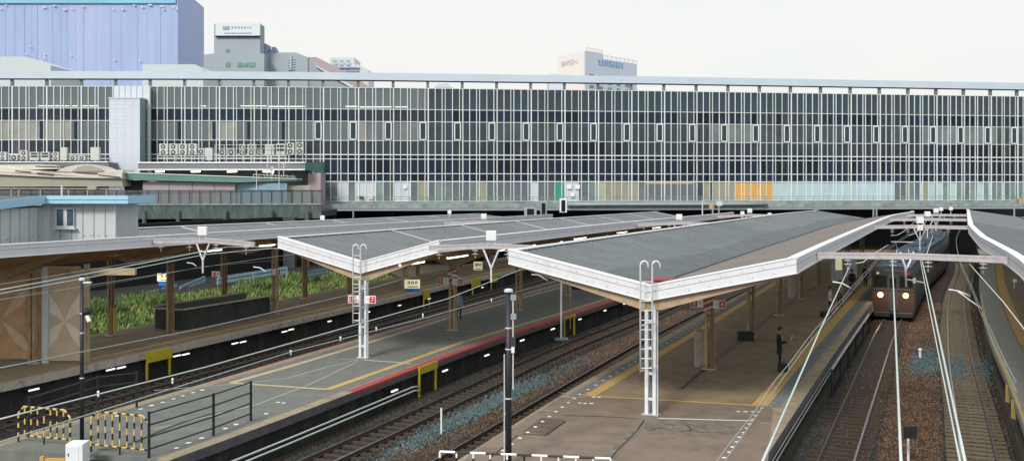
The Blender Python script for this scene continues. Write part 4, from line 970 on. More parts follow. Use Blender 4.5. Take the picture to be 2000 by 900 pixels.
for k, x in enumerate((1372, 1404, 1392, 690, 1706, 1712, 1981)):
    q = MB(); q.tube([D(x, 425, 109), D(x, 392 if k == 0 else 402, 109)], .06 if k == 0 else .09, 6); tag(q.build('deck_post', M('steel_pale' if k == 0 else 'deck_grey')), ['tall thin white post in front of the deck railing', 'post carrying the pale box', 'post carrying the small rusty box', 'grey post beside the middle roof end', 'left grey post beside the large roof end', 'right grey post beside the large roof end', 'grey post above the right hand roof'][k], 'post', 'posts before the deck')
for k, (x, y, d) in enumerate(((878, 415, 100), (630, 426, 84), (1503, 420, 100), (1450, 417, 98), (1838, 409, 104), (1857, 408, 106), (1797, 446, 66))):
    p = D(x, y, d); q = MB(); q.box(p - Vector((.18, .12, .15)), p + Vector((.18, .12, .22))); q.box(p + Vector((-.03, -.03, -.8)), p + Vector((.03, .03, -.14))); tag(q.build('beam_marker', M('white_paint'), bevel=.03), ['small white box on a stalk beyond the far left roof', 'small white box on a stalk over the far left roof seams', 'small white box on a stalk at the far end of the large roof', 'white box on a stalk over the far end of the middle roof', 'left small white box above the far beams', 'right small white box above the far beams', 'white plate hanging between the insulators over the train'][k], 'marker', 'small white boxes on stalks')
# ================================================================ penthouses on the roof
mat('pent', (0.50, 0.56, 0.58), 0.7, var=.08)
mat('blue_sheet', (0.33, 0.43, 0.68), 0.75, var=.10, scale=.4, stain=(.42, .48, .72), stsc=.16, stamt=.9, stretch=(1, 1, .12))  # sheeting colour lightened in place of distance haze
mat('blue_sheet_lit', (0.44, 0.53, 0.80), 0.75, var=.08, scale=.05)  # lighter copy of the sheeting, the brighter right face put into colour
mat('teal_top', (0.22, 0.50, 0.68), 0.7, var=.15, scale=.05)
mat('grey_bld', (0.33, 0.39, 0.44), 0.8, var=.06, scale=.05)  # far building colours from here on are paled instead of using haze
mat('grey_blue', (0.30, 0.34, 0.50), 0.8, var=.06, scale=.05)
mat('sign_pale', (0.62, 0.70, 0.74), 0.5, var=.04)
mat('red_bld', (0.38, 0.31, 0.33), 0.8, var=.08, scale=.1)
mat('pink_bld_lit', (0.80, 0.76, 0.74), 0.8, var=.05, scale=.05)
mat('pale_blue', (0.58, 0.67, 0.78), 0.8, var=.05, scale=.05)
mat('blue_letter', (0.10, 0.30, 0.62), 0.6, var=0)
mat('grey_letter', (0.24, 0.26, 0.32), 0.6, var=0)
mat('green_win', (0.14, 0.30, 0.24), 0.3, var=.2)
def wedge(name, pts, d, dep, m, parent=None):
    """polygon given in picture columns/rows at depth d, given real thickness"""
    q = MB(); P = [D(x, y, d) for x, y in pts]; q.prism(P, (0, dep, 0)); return q.build(name, M(m), parent)
tag(wedge('rooftop_penthouse', [(-120, 170), (-120, 111), (48, 111), (99, 128), (99, 170)], 121, 8, 'pent'), 'pale penthouse with a sloping end at the far left of the station roof', 'penthouse')
tag(wedge('rooftop_penthouse', [(278, 170), (278, 126), (380, 126), (397, 138), (397, 170)], 121, 8, 'pent'), 'pale penthouse standing in front of the blue sheeted tower', 'penthouse')
tag(wedge('roof_dome', [(848, 172), (856, 164), (874, 163), (884, 172)], 122, 3, 'pent'), 'low grey dome on the station roof seen through the gap', 'roof dome')
def box_building(name, label, x0, x1, ytop, d, dep, m, side=None, base=-1.4, turn=0):
    a = D(x0, ytop, d); b = D(x1, ytop, d); r = thing(name, label, 'building', ((a.x + b.x) / 2, d + dep / 2, base))
    q = MB(); q.box((a.x, d, base), (b.x, d + dep, a.z)); q.build('wall', M(m), r); return r, a, b
# blue sheeted tower under construction
d = 210; a, b, c = D(-60, 22, d), D(348, 22, d), D(397, 16, d + 0); r = thing('sheeted_tower', 'tower wrapped in blue construction sheeting at the upper left', 'building', (a.x + 22, d + 15, -1.4))
s1 = Vector((b.x, d, 0)); s2 = Vector(((397 - 1000) / F * (d + 26), d + 26, 0)); s0 = Vector((a.x, d, 0)); zt = 50.4; back2 = s2 + Vector((-50, 30, 0))
q = MB(); q.prism([s0, s1, s2, Vector((s0.x, d + 40, 0))], (0, 0, 1)); q.v = [Vector((v.x, v.y, -1.4 if v.z < .5 else zt)) for v in q.v]; q.build('sheeting', M('blue_sheet'), r)
ex = (s1 - s0).normalized()
q = MB(); n1 = Vector((0, -1, 0))
x = s0.x + 1
rr = random.Random(5)
while x < s1.x - 1:      # seams and pleats of the sheets, real ribs
    w_ = rr.uniform(.08, .22); q.box((x, d - rr.uniform(.04, .09), -1.4), (x + w_, d, zt - rr.choice((0, 3)))); x += rr.uniform(1.0, 3.6)
q.build('sheet_rib', M('blue_sheet'), r)
q = MB(); q.prism([s1 + Vector((0, -.2, 0)), s2 + Vector((.2, -.1, 0)), s2 + Vector((.1, 0, 0)), s1], (0, 0, 1)); q.v = [Vector((v.x, v.y, -1.4 if v.z < .5 else zt + .0)) for v in q.v]
q.build('sheeting', M('blue_sheet_lit'), r)
q = MB()
for k in range(6, 7, 2): z = zt - 2.1 - k * 6.2; q.box((s0.x, d - .16, z), (s1.x, d, z + .12))
q.build('sheet_seam', M('blue_sheet'), r)
q = MB(); q.box((s0.x, d - .4, D(0, 7.5, d).z), (s1.x - .4, d - .1, zt + .3)); q.build('top_band', M('teal_top'), r)
q = MB()
for k in range(34):
    x, z = rr.uniform(s0.x, s1.x), (D(0, 11, d).z - rr.random() * 1.0 if k < 22 else rr.uniform(28, 38)); q.box((x, d - .5, z), (x + rr.uniform(.15, .8 if k < 22 else .3), d - .3, z + .16))
q.build('site_lamp', M('insul'), r)
# grey office building with sign
d = 190; r = thing('office_building', 'grey office block with a white rooftop sign board', 'building', (D(470, 45, d).x, d + 8, -1.4))
def blk(nm, pts, dd, dep, m): return wedge(nm, pts, dd, dep, m, r)
blk('wall', [(398, 600), (398, 107), (418, 105), (418, 47), (508, 47), (508, 105), (516, 105), (516, 600)], d, 3.4, 'grey_bld')
blk('wall', [(510, 600), (510, 84), (520, 86), (520, 600)], d + 3.5, 4, 'grey_blue')
blk('wall', [(516.3, 600), (516.3, 106), (550, 103), (578, 103), (601, 112), (601, 600)], d + 3.5, 1.5, 'grey_bld')
blk('roof_plant', [(524.5, 105), (524.5, 96), (531, 97), (531, 92), (537, 92), (543, 104), (547, 105)], d + 5, 1.5, 'grey_blue')
blk('sign_board', [(421, 70), (421, 46), (507.5, 46), (507.5, 70)], d - .6, .5, 'sign_pale')
blk('sign_frame', [(420, 72), (420, 70.3), (508, 70.3), (508, 72)], d - .5, .4, 'sp_navy')
blk('sign_emblem', [(435, 58.5), (435, 52), (448, 51), (448, 58.5)], d - .68, .06, 'grey_blue')
q = MB(); rr2 = random.Random(2); x = 438
while x < 490: w_ = rr2.choice((1.5, 2.2, 3)); p0, p1 = D(x, 66.5, d - .66), D(x + w_, 64, d - .66); q.box((p0.x, p0.y, p0.z), (p1.x, p0.y + .05, p1.z)); x += w_ + 1.2
x = 452
while x < 492: w_ = rr2.choice((2, 3.2)); p0, p1 = D(x, 56, d - .66), D(x + w_, 52, d - .66); q.box((p0.x, p0.y, p0.z), (p1.x, p0.y + .05, p1.z)); x += w_ + 3
o = q.build('sign_lettering', M('grey_bld'), r); o['kind'] = 'stuff'
for x0, x1, y0, y1 in ((464, 472, 122, 131), (474, 484, 123, 130), (486, 498, 122, 131), (441, 449, 122, 131), (441, 448, 96, 102)):
    w1 = blk('window', [(x0, y1), (x0, y0), (x1, y0), (x1, y1)], d - .12, .1, 'green_win')
q = MB(); 
for k in range(5): p0, p1 = D(562, 117 + 5 * k, d + 3.3), D(576, 115 + 5 * k, d + 3.3); q.bar(p0, p1, .12, .1)
q.tube([D(568, 108, d + 3.2), D(568, 136, d + 3.2)], .15, 6); q.build('fire_stair', M('pan_white'), r)
# reddish hall with sloping roof
r = thing('office_building', 'reddish building with a long sloping roof edge right of the grey office', 'building', (D(640, 120, 205).x, 210, -1.4))
blk('wall', [(600, 600), (600, 112), (618, 112), (690, 148), (720, 170), (720, 600)], 205, 12, 'red_bld')
blk('wall', [(597, 600), (597, 120), (616, 128), (650, 145), (680, 170), (680, 600)], 203, 1.8, 'grey_bld')
blk('roof_edge', [(617, 130), (617, 127), (644, 142), (690, 168), (690, 173), (650, 152)], 202.5, .4, 'pan_white')
r = thing('apartment_tower', 'small pale stepped tower behind the reddish roof', 'building', (D(680, 120, 300).x, 308, -1.4))
blk('wall', [(645, 600), (645, 113), (692, 113), (692, 600)], 300, 12, 'pan_white')
blk('wall', [(660, 600), (660, 127), (700, 127), (720, 137), (720, 600)], 299, 12, 'pan_white')
for k in range(6):
    for j in range(3): blk('window', [(650 + 13 * j, 122 + 7 * k), (650 + 13 * j, 118 + 7 * k), (658 + 13 * j, 118 + 7 * k), (658 + 13 * j, 122 + 7 * k)], 298.8, .15, 'grey_bld')
for k in range(5): blk('balcony', [(660, 133.5 + 7 * k), (660, 131 + 7 * k), (701, 131 + 7 * k), (701, 133.5 + 7 * k)], 298.3, .7, 'grey_blue')
# hotel like tower right
r = thing('office_tower', 'pale pink and blue tower with rooftop lettering above the station roof', 'building', (D(1170, 110, 330).x, 340, -1.4))
d = 330; A = Vector(((1091 - 1000) / F * (d + 14), d + 14, 0)); B = Vector(((1143 - 1000) / F * d, d, 0)); Cc = Vector(((1244 - 1000) / F * (d + 22), d + 22, 0)); Dd = A + (Cc - B)
def vis(py, dd): return EYE - (py - HZ) * dd / F
def prism2(P, z0, z1, m, nm):
    q = MB(); q.prism(P, (0, 0, 1)); q.v = [Vector((v.x, v.y, z0 if i < len(P) else z1)) for i, v in enumerate(q.v)]; return q.build(nm, M(m), r)
zt = vis(99, d)
prism2([A, B, Cc, Dd], -1.4, vis(117, d + 10), 'pale_blue', 'wall')  # blue shade of the right face is put into the wall colour
nA = Vector(((B - A).y, -(B - A).x, 0)).normalized(); nB = Vector(((Cc - B).y, -(Cc - B).x, 0)).normalized()
prism2([A + nA * .5, B + nA * .5, B + nA * .02, A + nA * .02], -1.4, zt - .5, 'pink_bld_lit', 'wall')  # warm sunlight on the left face is put into its colour
e1 = B.lerp(Cc, .33)
prism2([A.lerp(B, .1), B + nA * .0, e1, e1 + (A - B) * .9], vis(117, d + 10), zt, 'pale_blue', 'penthouse')
q = MB(); dB = (Cc - B).normalized(); dA = (B - A).normalized()
for k, g in enumerate('ホルイルミーニ'):
    pass
txt = 'ｵﾙﾒｲｸﾘｽﾄｰﾆ'
q.text(txt, 2.1, A.lerp(B, .48) + nA * .56 + Vector((0, 0, vis(124, d + 7))), dA, (0, 0, 1.15), M('grey_letter')); q.build('wall_lettering', None, r)
q = MB(); s = 0; rr = random.Random(9); base = B.lerp(Cc, .24)
for k in range(9):
    w_ = 1.15; p = base + dB * (k * 1.62)
    z = vis(124, d + 8)
    for j in range(3): q.bar(p + nB * .06 + Vector((0, 0, z - .7 + j * .7)), p + dB * w_ + nB * .06 + Vector((0, 0, z - .7 + j * .7 + rr.uniform(-.2, .2))), .06, .22)
    q.bar(p + dB * rr.choice((.1, .6, 1.0)) + nB * .07 + Vector((0, 0, z - 1)), p + dB * rr.choice((.1, .6, 1.0)) + nB * .07 + Vector((0, 0, z + 1)), .2, .06)
q.build('wall_lettering', M('blue_letter'), r)
q = MB()
for z in (zt + 1.0, zt + .5): q.bar(B + Vector((0, 0, z)), e1 + Vector((0, 0, z)), .08, .08)
z2 = vis(117, d + 10) + 1.2
for z in (z2, z2 - .5): q.bar(e1 + Vector((0, 0, z)), Cc + Vector((0, 0, z)), .08, .08)
for k in range(9): p = e1.lerp(Cc, k / 8); q.bar(p + Vector((0, 0, z2 - 1.2)), p + Vector((0, 0, z2)), .1, .1)
q.build('roof_railing', M('grey_letter'), r)
for k in range(3):
    q = MB(); z = vis(146 + 11 * k, d)
    for j in range(5): p = B.lerp(Cc, .08 + .17 * j); q.bar(p + nB * .05 + Vector((0, 0, z)), p + dB * 2.2 + nB * .05 + Vector((0, 0, z)), .1, .9)
    q.build('window', M('gl_teal'), r)
r, a, b = box_building('low_building', 'low blue grey roof left of the pink tower', 1072, 1100, 144, 260, 12, 'pale_blue')
# ================================================================ left side: shaft, annex, tents, viaduct
mat('tile_white', (0.56, 0.62, 0.70), 0.35, var=.04, scale=1)
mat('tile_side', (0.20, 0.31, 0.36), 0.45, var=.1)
mat('annex_face', (0.17, 0.175, 0.20), 0.6, var=.1)
mat('annex_edge', (0.70, 0.76, 0.76), 0.5, var=.05)
mat('green_fascia', (0.10, 0.22, 0.19), 0.6, var=.15, scale=1)
mat('pink_panel', (0.36, 0.31, 0.34), 0.6, var=.08, scale=.8)
mat('moss_conc', (0.075, 0.105, 0.105), 0.95, var=.35, scale=1.5, bump=.5, bscale=8, stretch=(1, 1, .35), stain=(.16, .19, .17), stsc=1.6, stamt=.7)
mat('tent', (0.62, 0.60, 0.54), 0.35, metal=.3, var=.12, scale=.4)
mat('tent_wall', (0.34, 0.335, 0.28), 0.6, var=.08, scale=.5)
mat('ac_body', (0.50, 0.53, 0.50), 0.5, var=.08)
mat('ac_dark', (0.03, 0.035, 0.04), 0.6, var=0)
mat('hut_wall', (0.52, 0.56, 0.57), 0.65, var=.06, scale=1, stain=(.3, .32, .3), stsc=1, stamt=.4)
mat('hut_post', (0.55, 0.60, 0.62), 0.6, var=.05)
mat('hut_blue', (0.34, 0.58, 0.76), 0.5, var=.08, scale=2, stain=(.3, .5, .62), stsc=2, stamt=.4)
mat('hut_roof', (0.12, 0.13, 0.13), 0.9, var=.2)
mat('hut_glass', (0.055, 0.10, 0.13), .15, var=.2)
mat('wood_dark', (0.50, 0.31, 0.16), 0.7, var=.25, scale=1.5)
mat('wood_pale', (0.58, 0.46, 0.32), 0.7, var=.15, scale=1.5)
mat('star_cream', (0.72, 0.66, 0.56), 0.7, var=0.15, scale=2)
mat('parapet', (0.035, 0.045, 0.04), 0.9, var=.3, scale=2, stain=(.06, .07, .06), stsc=1, stamt=.5)
mat('parapet_in', (0.13, 0.13, 0.10), 0.9, var=.2)
mat('guard_blue', (0.22, 0.36, 0.46), 0.5, var=.15)
mat('weed', (0.13, 0.20, 0.055), 0.8, var=.4, scale=.35, island=.7, stain=(.20, .20, .07), stsc=.25, stamt=.7)
mat('leaf', (0.09, 0.15, 0.04), 0.8, var=.4, scale=.35, island=.5)
# shaft
d = 110.5; a, b = D(213, 338, d), D(273, 193, d); r = thing('lift_shaft', 'white tiled square shaft in front of the glazed building', 'lift shaft', ((a.x + b.x) / 2, d + 1.2, a.z - 3))
q = MB(); q.box((a.x, d, a.z - 3), (b.x, d + 1.7, b.z)); q.build('wall', M('tile_white'), r)
q = MB()
z = a.z
while z < b.z - .1: q.box((a.x + .02, d - .012, z), (b.x - .02, d + .001, z + .02)); z += .42
for k in (.25, .5, .75): x = lerp(a.x, b.x, k); q.box((x, d - .012, a.z), (x + .02, d + .001, b.z))
q.build('tile_joint', M('pent'), r)
q = MB(); q.box((b.x + .003, d + .03, a.z - 3), (b.x + .03, d + 1.7, b.z - .02)); q.build('side_wall', M('tile_side'), r)  # shade on this side of the white shaft is painted as darker colour
q = MB(); q.box((a.x - .1, d - .06, b.z), (b.x + .1, d + 1.8, b.z + .14)); q.build('cap', M('pent'), r)
q = MB(); c0, c1 = D(222, 195, 112.6), D(291, 168, 112.6)
for k in range(6): xa, xb = lerp(c0.x, c1.x, k / 6), lerp(c0.x, c1.x, (k + 1) / 6); q.box((xa + .03, 112.5, c0.z), (xb - .03, 112.75, c1.z))
q.build('head_panel', M('tile_white'), r)
q = MB(); c = D(292, 330, 112.4); q.box((c.x - .1, 112.2, c.z), (c.x + .1, 112.5, D(292, 168, 112.4).z)); q.build('corner_post', M('mullion'), r)
# annex flat roofs with AC units
d = 108; L = 0
r = thing('annex', 'low annex with a dark flat roof edge and four lamps under its eave', 'building', (D(440, 340, d).x, d + 2, 4.8))
a, b = D(270, 331, d), D(596, 318, d); q = MB(); q.box((a.x, d, a.z), (b.x, d + 4.2, b.z)); q.build('roof', M('annex_face'), r)
q = MB(); q.box((a.x - .05, d - .12, b.z - .05), (b.x, d + 0, b.z + .09)); q.box((a.x - .05, d - .06, a.z - .08), (b.x, d - .002, a.z + .05)); q.build('roof_edge', M('annex_edge'), r)
q = MB(); q.prism([D(596, 318, d - .05), D(633, 316, 111.5), D(633, 341, 111.5), D(596, 331, d - .05)], (0, .2, 0)); q.build('roof_edge', M('green_fascia'), r)
q = MB(); e = D(604, 386, 110.5); q.box((e.x, 109.8, 5), (D(632, 386, 111.5).x, 112.6, D(632, 338, 111).z)); q.build('wall', M('red_bld'), r)
q = MB(); e = D(270, 386, 110.5); q.box((e.x, 111.6, 5), (D(604, 386, 110.5).x, 112.4, D(632, 332, 111).z)); q.build('wall', M('annex_face'), r)
for k, x in enumerate((312, 382, 453, 523)):
    p = D(x, 335, 109); t = Vector((.75, -.66, 0)).normalized(); tubelamp('%s glowing lamp from the left under the annex eave' % nth(k), p, t, 1.7, 'lamps under the annex eave', 'tube_room', .08)
r2 = thing('annex', 'dark edged flat roof at the far left carrying small cooling units', 'building', (D(90, 340, d).x, d + 2, 4.8))
a, b = D(-120, 330, d), D(212, 317, d); q = MB(); q.box((a.x, d, a.z), (b.x, d + 4.2, b.z)); q.build('roof', M('annex_face'), r2)
q = MB(); q.box((a.x, d - .12, b.z - .03), (b.x, d, b.z + .09)); q.build('roof_edge', M('annex_edge'), r2)
q = MB(); q.box((a.x, d + 3, 4.8), (b.x, d + 4, a.z)); q.build('wall', M('annex_face'), r2)
# cooling units
def ac(kind, label, x0, x1, y0, y1, d, rz=0):
    a, b = D(x0, y1, d), D(x1, y0, d); w_, h = b.x - a.x, b.z - a.z
    r = thing('cooling_unit', label, 'cooling unit', ((a.x + b.x) / 2, d, a.z), 'rooftop cooling units')
    q = MB(); q.box((a.x, d - .2, a.z + .04), (b.x, d + .25, b.z)); q.build('casing', M('ac_body'), r, bevel=.02)
    q = MB(); q.box((a.x + .05, d - .18, a.z - .04), (a.x + .13, d + .2, a.z + .04)); q.box((b.x - .13, d - .18, a.z - .04), (b.x - .05, d + .2, a.z + .04)); q.build('foot', M('ac_dark'), r)
    if kind in (1, 2):
        for k in range(kind):
            c = Vector(((a.x + b.x) / 2 - w_ * .04, d - .205, a.z + h * ((k + .5) / kind))); R = min(w_ * .40, h / kind * .42)
            q = MB(); q.tube([c, c + Vector((0, -.015, 0))], R, 16, M('ac_dark')); q.tube([c + Vector((0, -.016, 0)), c + Vector((0, -.03, 0))], R * .38, 10, M('ac_body'))
            for j in range(3):
                an = j * math.pi / 3; v = Vector((math.cos(an) * R, 0, math.sin(an) * R)); q.bar(c - v + Vector((0, -.022, 0)), c + v + Vector((0, -.022, 0)), .02, .015, M('ac_body'), up=(0, 1, 0))
            q.build('fan', None, r)
    elif kind == 3:
        q = MB(); q.box((a.x + w_ * .12, d - .21, b.z - h * .30), (b.x - w_ * .12, d - .2, b.z - h * .10)); q.box((a.x + w_ * .12, d - .21, b.z - h * .62), (b.x - w_ * .12, d - .2, b.z - h * .40)); q.build('grille', M('ac_dark'), r)
    return r
acs = [(2, 0, 14, 297, 314), (1, 22, 36, 302, 314), (2, 41, 55, 294, 314), (3, 60, 77, 297, 314), (3, 81, 98, 297, 314), (2, 104, 116, 297, 314), (0, 119, 132, 288, 314), (1, 137, 150, 304, 314), (1, 155, 168, 304, 314), (0, 178, 195, 288, 314)]
lab = {0: 'tall plain pale unit', 1: 'small single fan unit', 2: 'two fan unit', 3: 'unit with dark slotted grille'}
for k, (kd, x0, x1, y0, y1) in enumerate(acs): ac(kd, '%s, %s from the left on the far left roof' % (lab[kd], nth(k)), x0, x1, y0, y1, 109.2)
acs = [(2, 312, 329, 281, 303), (2, 332, 348, 281, 303), (2, 350, 366, 281, 303), (2, 369, 385, 281, 303), (1, 388, 400, 290, 303), (0, 401, 416, 289, 314), (1, 429, 441, 292, 304), (1, 445, 460, 291, 304), (2, 468, 479, 282, 304), (2, 484, 500, 282, 304), (1, 503, 513, 293, 304), (0, 518, 536, 282, 304), (3, 540, 557, 281, 304), (2, 561, 575, 279, 302), (2, 580, 593, 278, 302)]
for k, (kd, x0, x1, y0, y1) in enumerate(acs): ac(kd, '%s, %s from the white shaft on the annex roof' % (lab[kd], nth(k)), x0, x1, y0, y1, 109.6)
for k, (x0, x1) in enumerate(((308, 400), (420, 560))):
    rr_ = thing('unit_rack', ('left' if k == 0 else 'right') + ' steel rack carrying cooling units on the annex roof', 'rack', tuple(D((x0 + x1) / 2, 314, 109.4)), 'steel racks')
    q = MB()
    for y in (304.5, 309): q.bar(D(x0, y, 109.2), D(x1, y, 109.2), .07, .09)
    if k == 1:
        for y in (283, 290): q.bar(D(x0 + 5, y, 109.2), D(x1, y, 109.2), .04, .05)
    x = x0
    while x <= x1: q.bar(D(x, 314.5, 109.2), D(x, 304 if k == 0 else 283, 109.2), .06, .06); x += 18
    q.build('frame', M('ac_body'), rr_)
# green edged canopy, pink corridor, tents
r = thing('corridor', 'covered corridor with green roof edge and pale pink wall panels', 'building', (D(400, 380, 104).x, 105, 5.6))
q = MB(); q.prism([D(241, 351, 104), D(241, 338, 104), D(579, 350, 105.5), D(579, 353, 105.5), D(461, 356, 104)], (0, 3, 0)); q.build('roof', M('green_fascia'), r)
q = MB(); q.prism([D(241, 338, 103.95), D(241, 336.5, 103.95), D(579, 348.5, 105.4), D(579, 350, 105.4)], (0, 3, 0)); q.build('roof_edge', M('annex_edge'), r)
q = MB()
for k, x in enumerate((279, 331, 376, 420)):
    x2 = (331, 376, 420, 460)[k]; a, b = D(x, 402, 104.6), D(x2 - 1, 356, 104.6); q.box((a.x, 104.6, a.z), (b.x, 104.9, b.z))
q.build('wall_panel', M('pink_panel'), r)
q = MB(); a, b = D(462, 402, 105), D(560, 358, 105); q.box((a.x, 105, a.z), (b.x, 105.3, b.z)); q.build('wall_panel', M('guard_blue'), r)
q = MB(); a, b = D(560, 402, 106), D(606, 362, 106); q.box((a.x, 106, a.z), (b.x, 106.3, b.z)); q.build('wall_panel', M('tent_wall'), r)
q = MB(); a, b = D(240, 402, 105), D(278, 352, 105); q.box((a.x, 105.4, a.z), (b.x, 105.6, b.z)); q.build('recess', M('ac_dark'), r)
q = MB()
x = 495
while x < 576: q.bar(D(x, 349, 104.4), D(x, 341, 104.4), .05, .05); x += 11
q.bar(D(494, 340.5, 104.4), D(577, 345, 104.6), .05, .07); q.build('railing', M('ac_body'), r)
# tents
r = thing('market_hall', 'low hall with curved silvery roof shells at the far left', 'building', (D(100, 380, 103).x, 104, 5.6))
q = MB(); q.prism([D(-120, 365, 103), D(-120, 338, 103), D(0, 340, 103), D(238, 349, 103), D(240, 364, 103)], (0, 3, 0)); q.build('wall', M('tent_wall'), r)
for k, (pts, dd) in enumerate((([(-120, 338), (-120, 334), (0, 336), (120, 343), (237, 347), (238, 349), (100, 346), (0, 341)], 102.7), ([(-120, 330), (-120, 326), (0, 327), (60, 332), (180, 340), (240, 333), (238, 347), (190, 346), (60, 338)], 103.2), ([(-60, 326), (0, 322), (80, 321), (120, 330), (60, 331)], 103.6), ([(110, 334), (130, 326), (150, 322), (170, 321), (190, 325), (208, 332), (240, 332), (235, 340), (120, 335)], 103.5))):
    q = MB(); q.prism([D(x, y, dd) for x, y in pts], (0, 3.2, 0)); q.build('roof_shell', M('tent'), r)
q = MB(); q.prism([D(140, 335, 103.3), D(150, 327, 103.3), D(165, 323, 103.3), D(180, 324, 103.3), D(195, 329, 103.3), D(203, 334, 103.3)], (0, .15, 0)); q.build('gable', M('tent_wall'), r)
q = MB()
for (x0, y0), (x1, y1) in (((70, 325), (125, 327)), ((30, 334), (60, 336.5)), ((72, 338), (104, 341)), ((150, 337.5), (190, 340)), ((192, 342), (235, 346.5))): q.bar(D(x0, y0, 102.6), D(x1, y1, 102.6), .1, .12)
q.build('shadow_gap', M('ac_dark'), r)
# viaduct
V0, V1 = D(-260, 400, 98), D(628, 400, 103)
r = thing('road_viaduct', 'mossy concrete road viaduct with mesh fence behind the far left roof', 'viaduct', ((V0.x + V1.x) / 2, 101, -1.4))
def vbox(nm, z0, z1, m, dy0=0, dy1=.5):
    q = MB(); q.hexa([(V0.x, V0.y + dy0, z0), (V1.x, V1.y + dy0, z0), (V1.x, V1.y + dy1, z0), (V0.x, V0.y + dy1, z0)], [(V0.x, V0.y + dy0, z1), (V1.x, V1.y + dy0, z1), (V1.x, V1.y + dy1, z1), (V0.x, V0.y + dy1, z1)]); return q.build(nm, M(m), r)
vbox('parapet', 4.75, 6.15, 'moss_conc'); vbox('deck', 4.9, 5.5, 'shadow_conc', .5, 9); vbox('coping', 6.15, 6.28, 'deck_grey', -.08, .58)
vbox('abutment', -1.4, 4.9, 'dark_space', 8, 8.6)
q = MB(); a = D(235, 372, 102.6); q.hexa([(D(-150, 0, 99).x, 99.3, 6.28), (V1.x, V1.y + .25, 6.28), (V1.x, V1.y + .28, 6.28), (D(-150, 0, 99).x, 99.33, 6.28)], [(D(-150, 0, 99).x, 99.3, 7.62), (V1.x, V1.y + .25, 7.62), (V1.x, V1.y + .28, 7.62), (D(-150, 0, 99).x, 99.33, 7.62)])
q.build('mesh_fence', M('mesh_screen'), r)
q = MB()
for k in range(44):
    p = V0.lerp(V1, k / 43) + Vector((0, .2, 0)); q.bar((p.x, p.y, 6.2), (p.x, p.y, 7.66), .07, .07)
q.bar((V0.x, V0.y + .2, 7.64), (V1.x, V1.y + .2, 7.64), .08, .07); q.build('fence_post', M('ac_dark'), r)
for k, x in enumerate((282, 348, 440, 530, 600, 150, 60)):
    p = D(x, 430, 98.5 + 4 * (x + 260) / 888); q = MB(); q.tube([(p.x, p.y, -1.4), (p.x, p.y, 5.6)], .22, 10); q.build('drain_pipe', M('moss_conc'), r)
for k, x in enumerate((-150, 20, 200, 380, 560)):
    p = D(x, 430, 101); q = MB(); q.box((p.x - .6, 102, -1.4), (p.x + .6, 103, 4.9)); q.build('pier', M('shadow_conc'), r)
# pale railing in front at left
r = thing('walkway_railing', 'white posted railing above the blue hut roof', 'railing', tuple(D(100, 395, 97)))
q = MB()
for x in (-60, -20, 22, 37, 79, 134, 171, 208): q.bar(D(x, 398, 97), D(x, 367, 97), .10, .10)
q.bar(D(-90, 367.5, 97), D(235, 369, 97), .10, .10); q.build('frame', M('tent_wall'), r)
q = MB(); q.tube([D(121, 398, 96), D(121, 362, 96)], .10, 8); tag(q.build('lamp_pole', M('steel_pale')), 'thin white pole rising above the blue hut roof', 'pole')
q = MB(); p = D(180, 368, 96.6); q.box(p - Vector((.4, .2, .15)), p + Vector((.45, .2, .2))); tag(q.build('junction_box', M('tent_wall'), bevel=.04), 'pale box on the railing above the blue hut roof', 'box')
# dish and aerial
r = thing('satellite_dish', 'white satellite dish on a pole beside the annex lamps', 'satellite dish', tuple(D(531, 350, 103.5)))
c = D(532, 333, 103.5); q = MB(); N = 14
q.add([c + Vector((.03, .08, 0))] + [c + Vector((math.cos(k * 2 * math.pi / N) * .20, -.12 + .1 * math.cos(k * 2 * math.pi / N), math.sin(k * 2 * math.pi / N) * .45)) for k in range(N)], [(0, 1 + k, 1 + (k + 1) % N) for k in range(N)]); q.build('dish', M('insul'), r)
q = MB(); q.tube([D(531, 352, 103.6), D(532, 333, 103.6)], .04, 6); q.tube([D(532, 339, 103.4), D(526, 335, 103.0)], .02, 5); q.build('mast', M('steel_pale'), r)
for k, (x, y0, y1) in enumerate(((545, 300, 392), (501, 330, 378), (522, 292, 345), (554, 318, 345))):
    q = MB(); q.tube([D(x, y1, 103), D(x, y0, 103)], .04, 6)
    for j in range(3 if k == 3 else 1): q.tube([D(x - 5, y0 + 3 + 5 * j, 103), D(x + 6, y0 + 2 + 5 * j, 103)], .02, 4)
    tag(q.build('aerial_mast', M('steel_pale')), ['tallest thin aerial mast right of the satellite dish', 'short aerial mast left of the satellite dish', 'thin mast just left of the satellite dish', 'comb shaped aerial right of the satellite dish'][k], 'aerial', 'aerial masts')
# ---------------- hut with blue roof
c = Vector(D(93, 0, 49)); c.z = 0; zt = EYE - (383 - HZ) * 49 / F; zb = 4.6
r = thing('hut', 'grey panelled hut with sky blue roof edge and a two pane window', 'hut', (c.x, 49, zb))
xr = (225 - 1000) / F * 49; xl = c.x - .15; yl = 42.6
q = MB(); q.box((c.x, 49, zb), (xr, 52, zt - .35)); q.build('wall', M('hut_wall'), r)
q = MB(); q.box((xl - 4, yl, zb), (xl, 52, zt - .55)); q.build('wall', M('hut_wall'), r)
q = MB(); q.box((xl - .06, 48.86, zb), (c.x + .16, 49.1, zt - .37)); q.box((xr - .05, 48.95, zb), (xr + .03, 49.1, zt - .37)); q.build('corner_post', M('hut_post'), r)
q = MB(); x = c.x + .62
while x < xr: q.box((x, 48.975, zb), (x + .03, 49.0, zt - .36)); x += .55
y = yl + .3
while y < 48.8: q.box((xl - .0, y, zb), (xl + .02, y + .04, zt - .5)); y += .9
q.build('panel_rib', M('deck_grey'), r)
q = MB()
for k in range(9): q.box((c.x + .3 + .37 * k, 48.965, zb + .98), (c.x + .33 + .37 * k, 48.98, zb + 1.02))
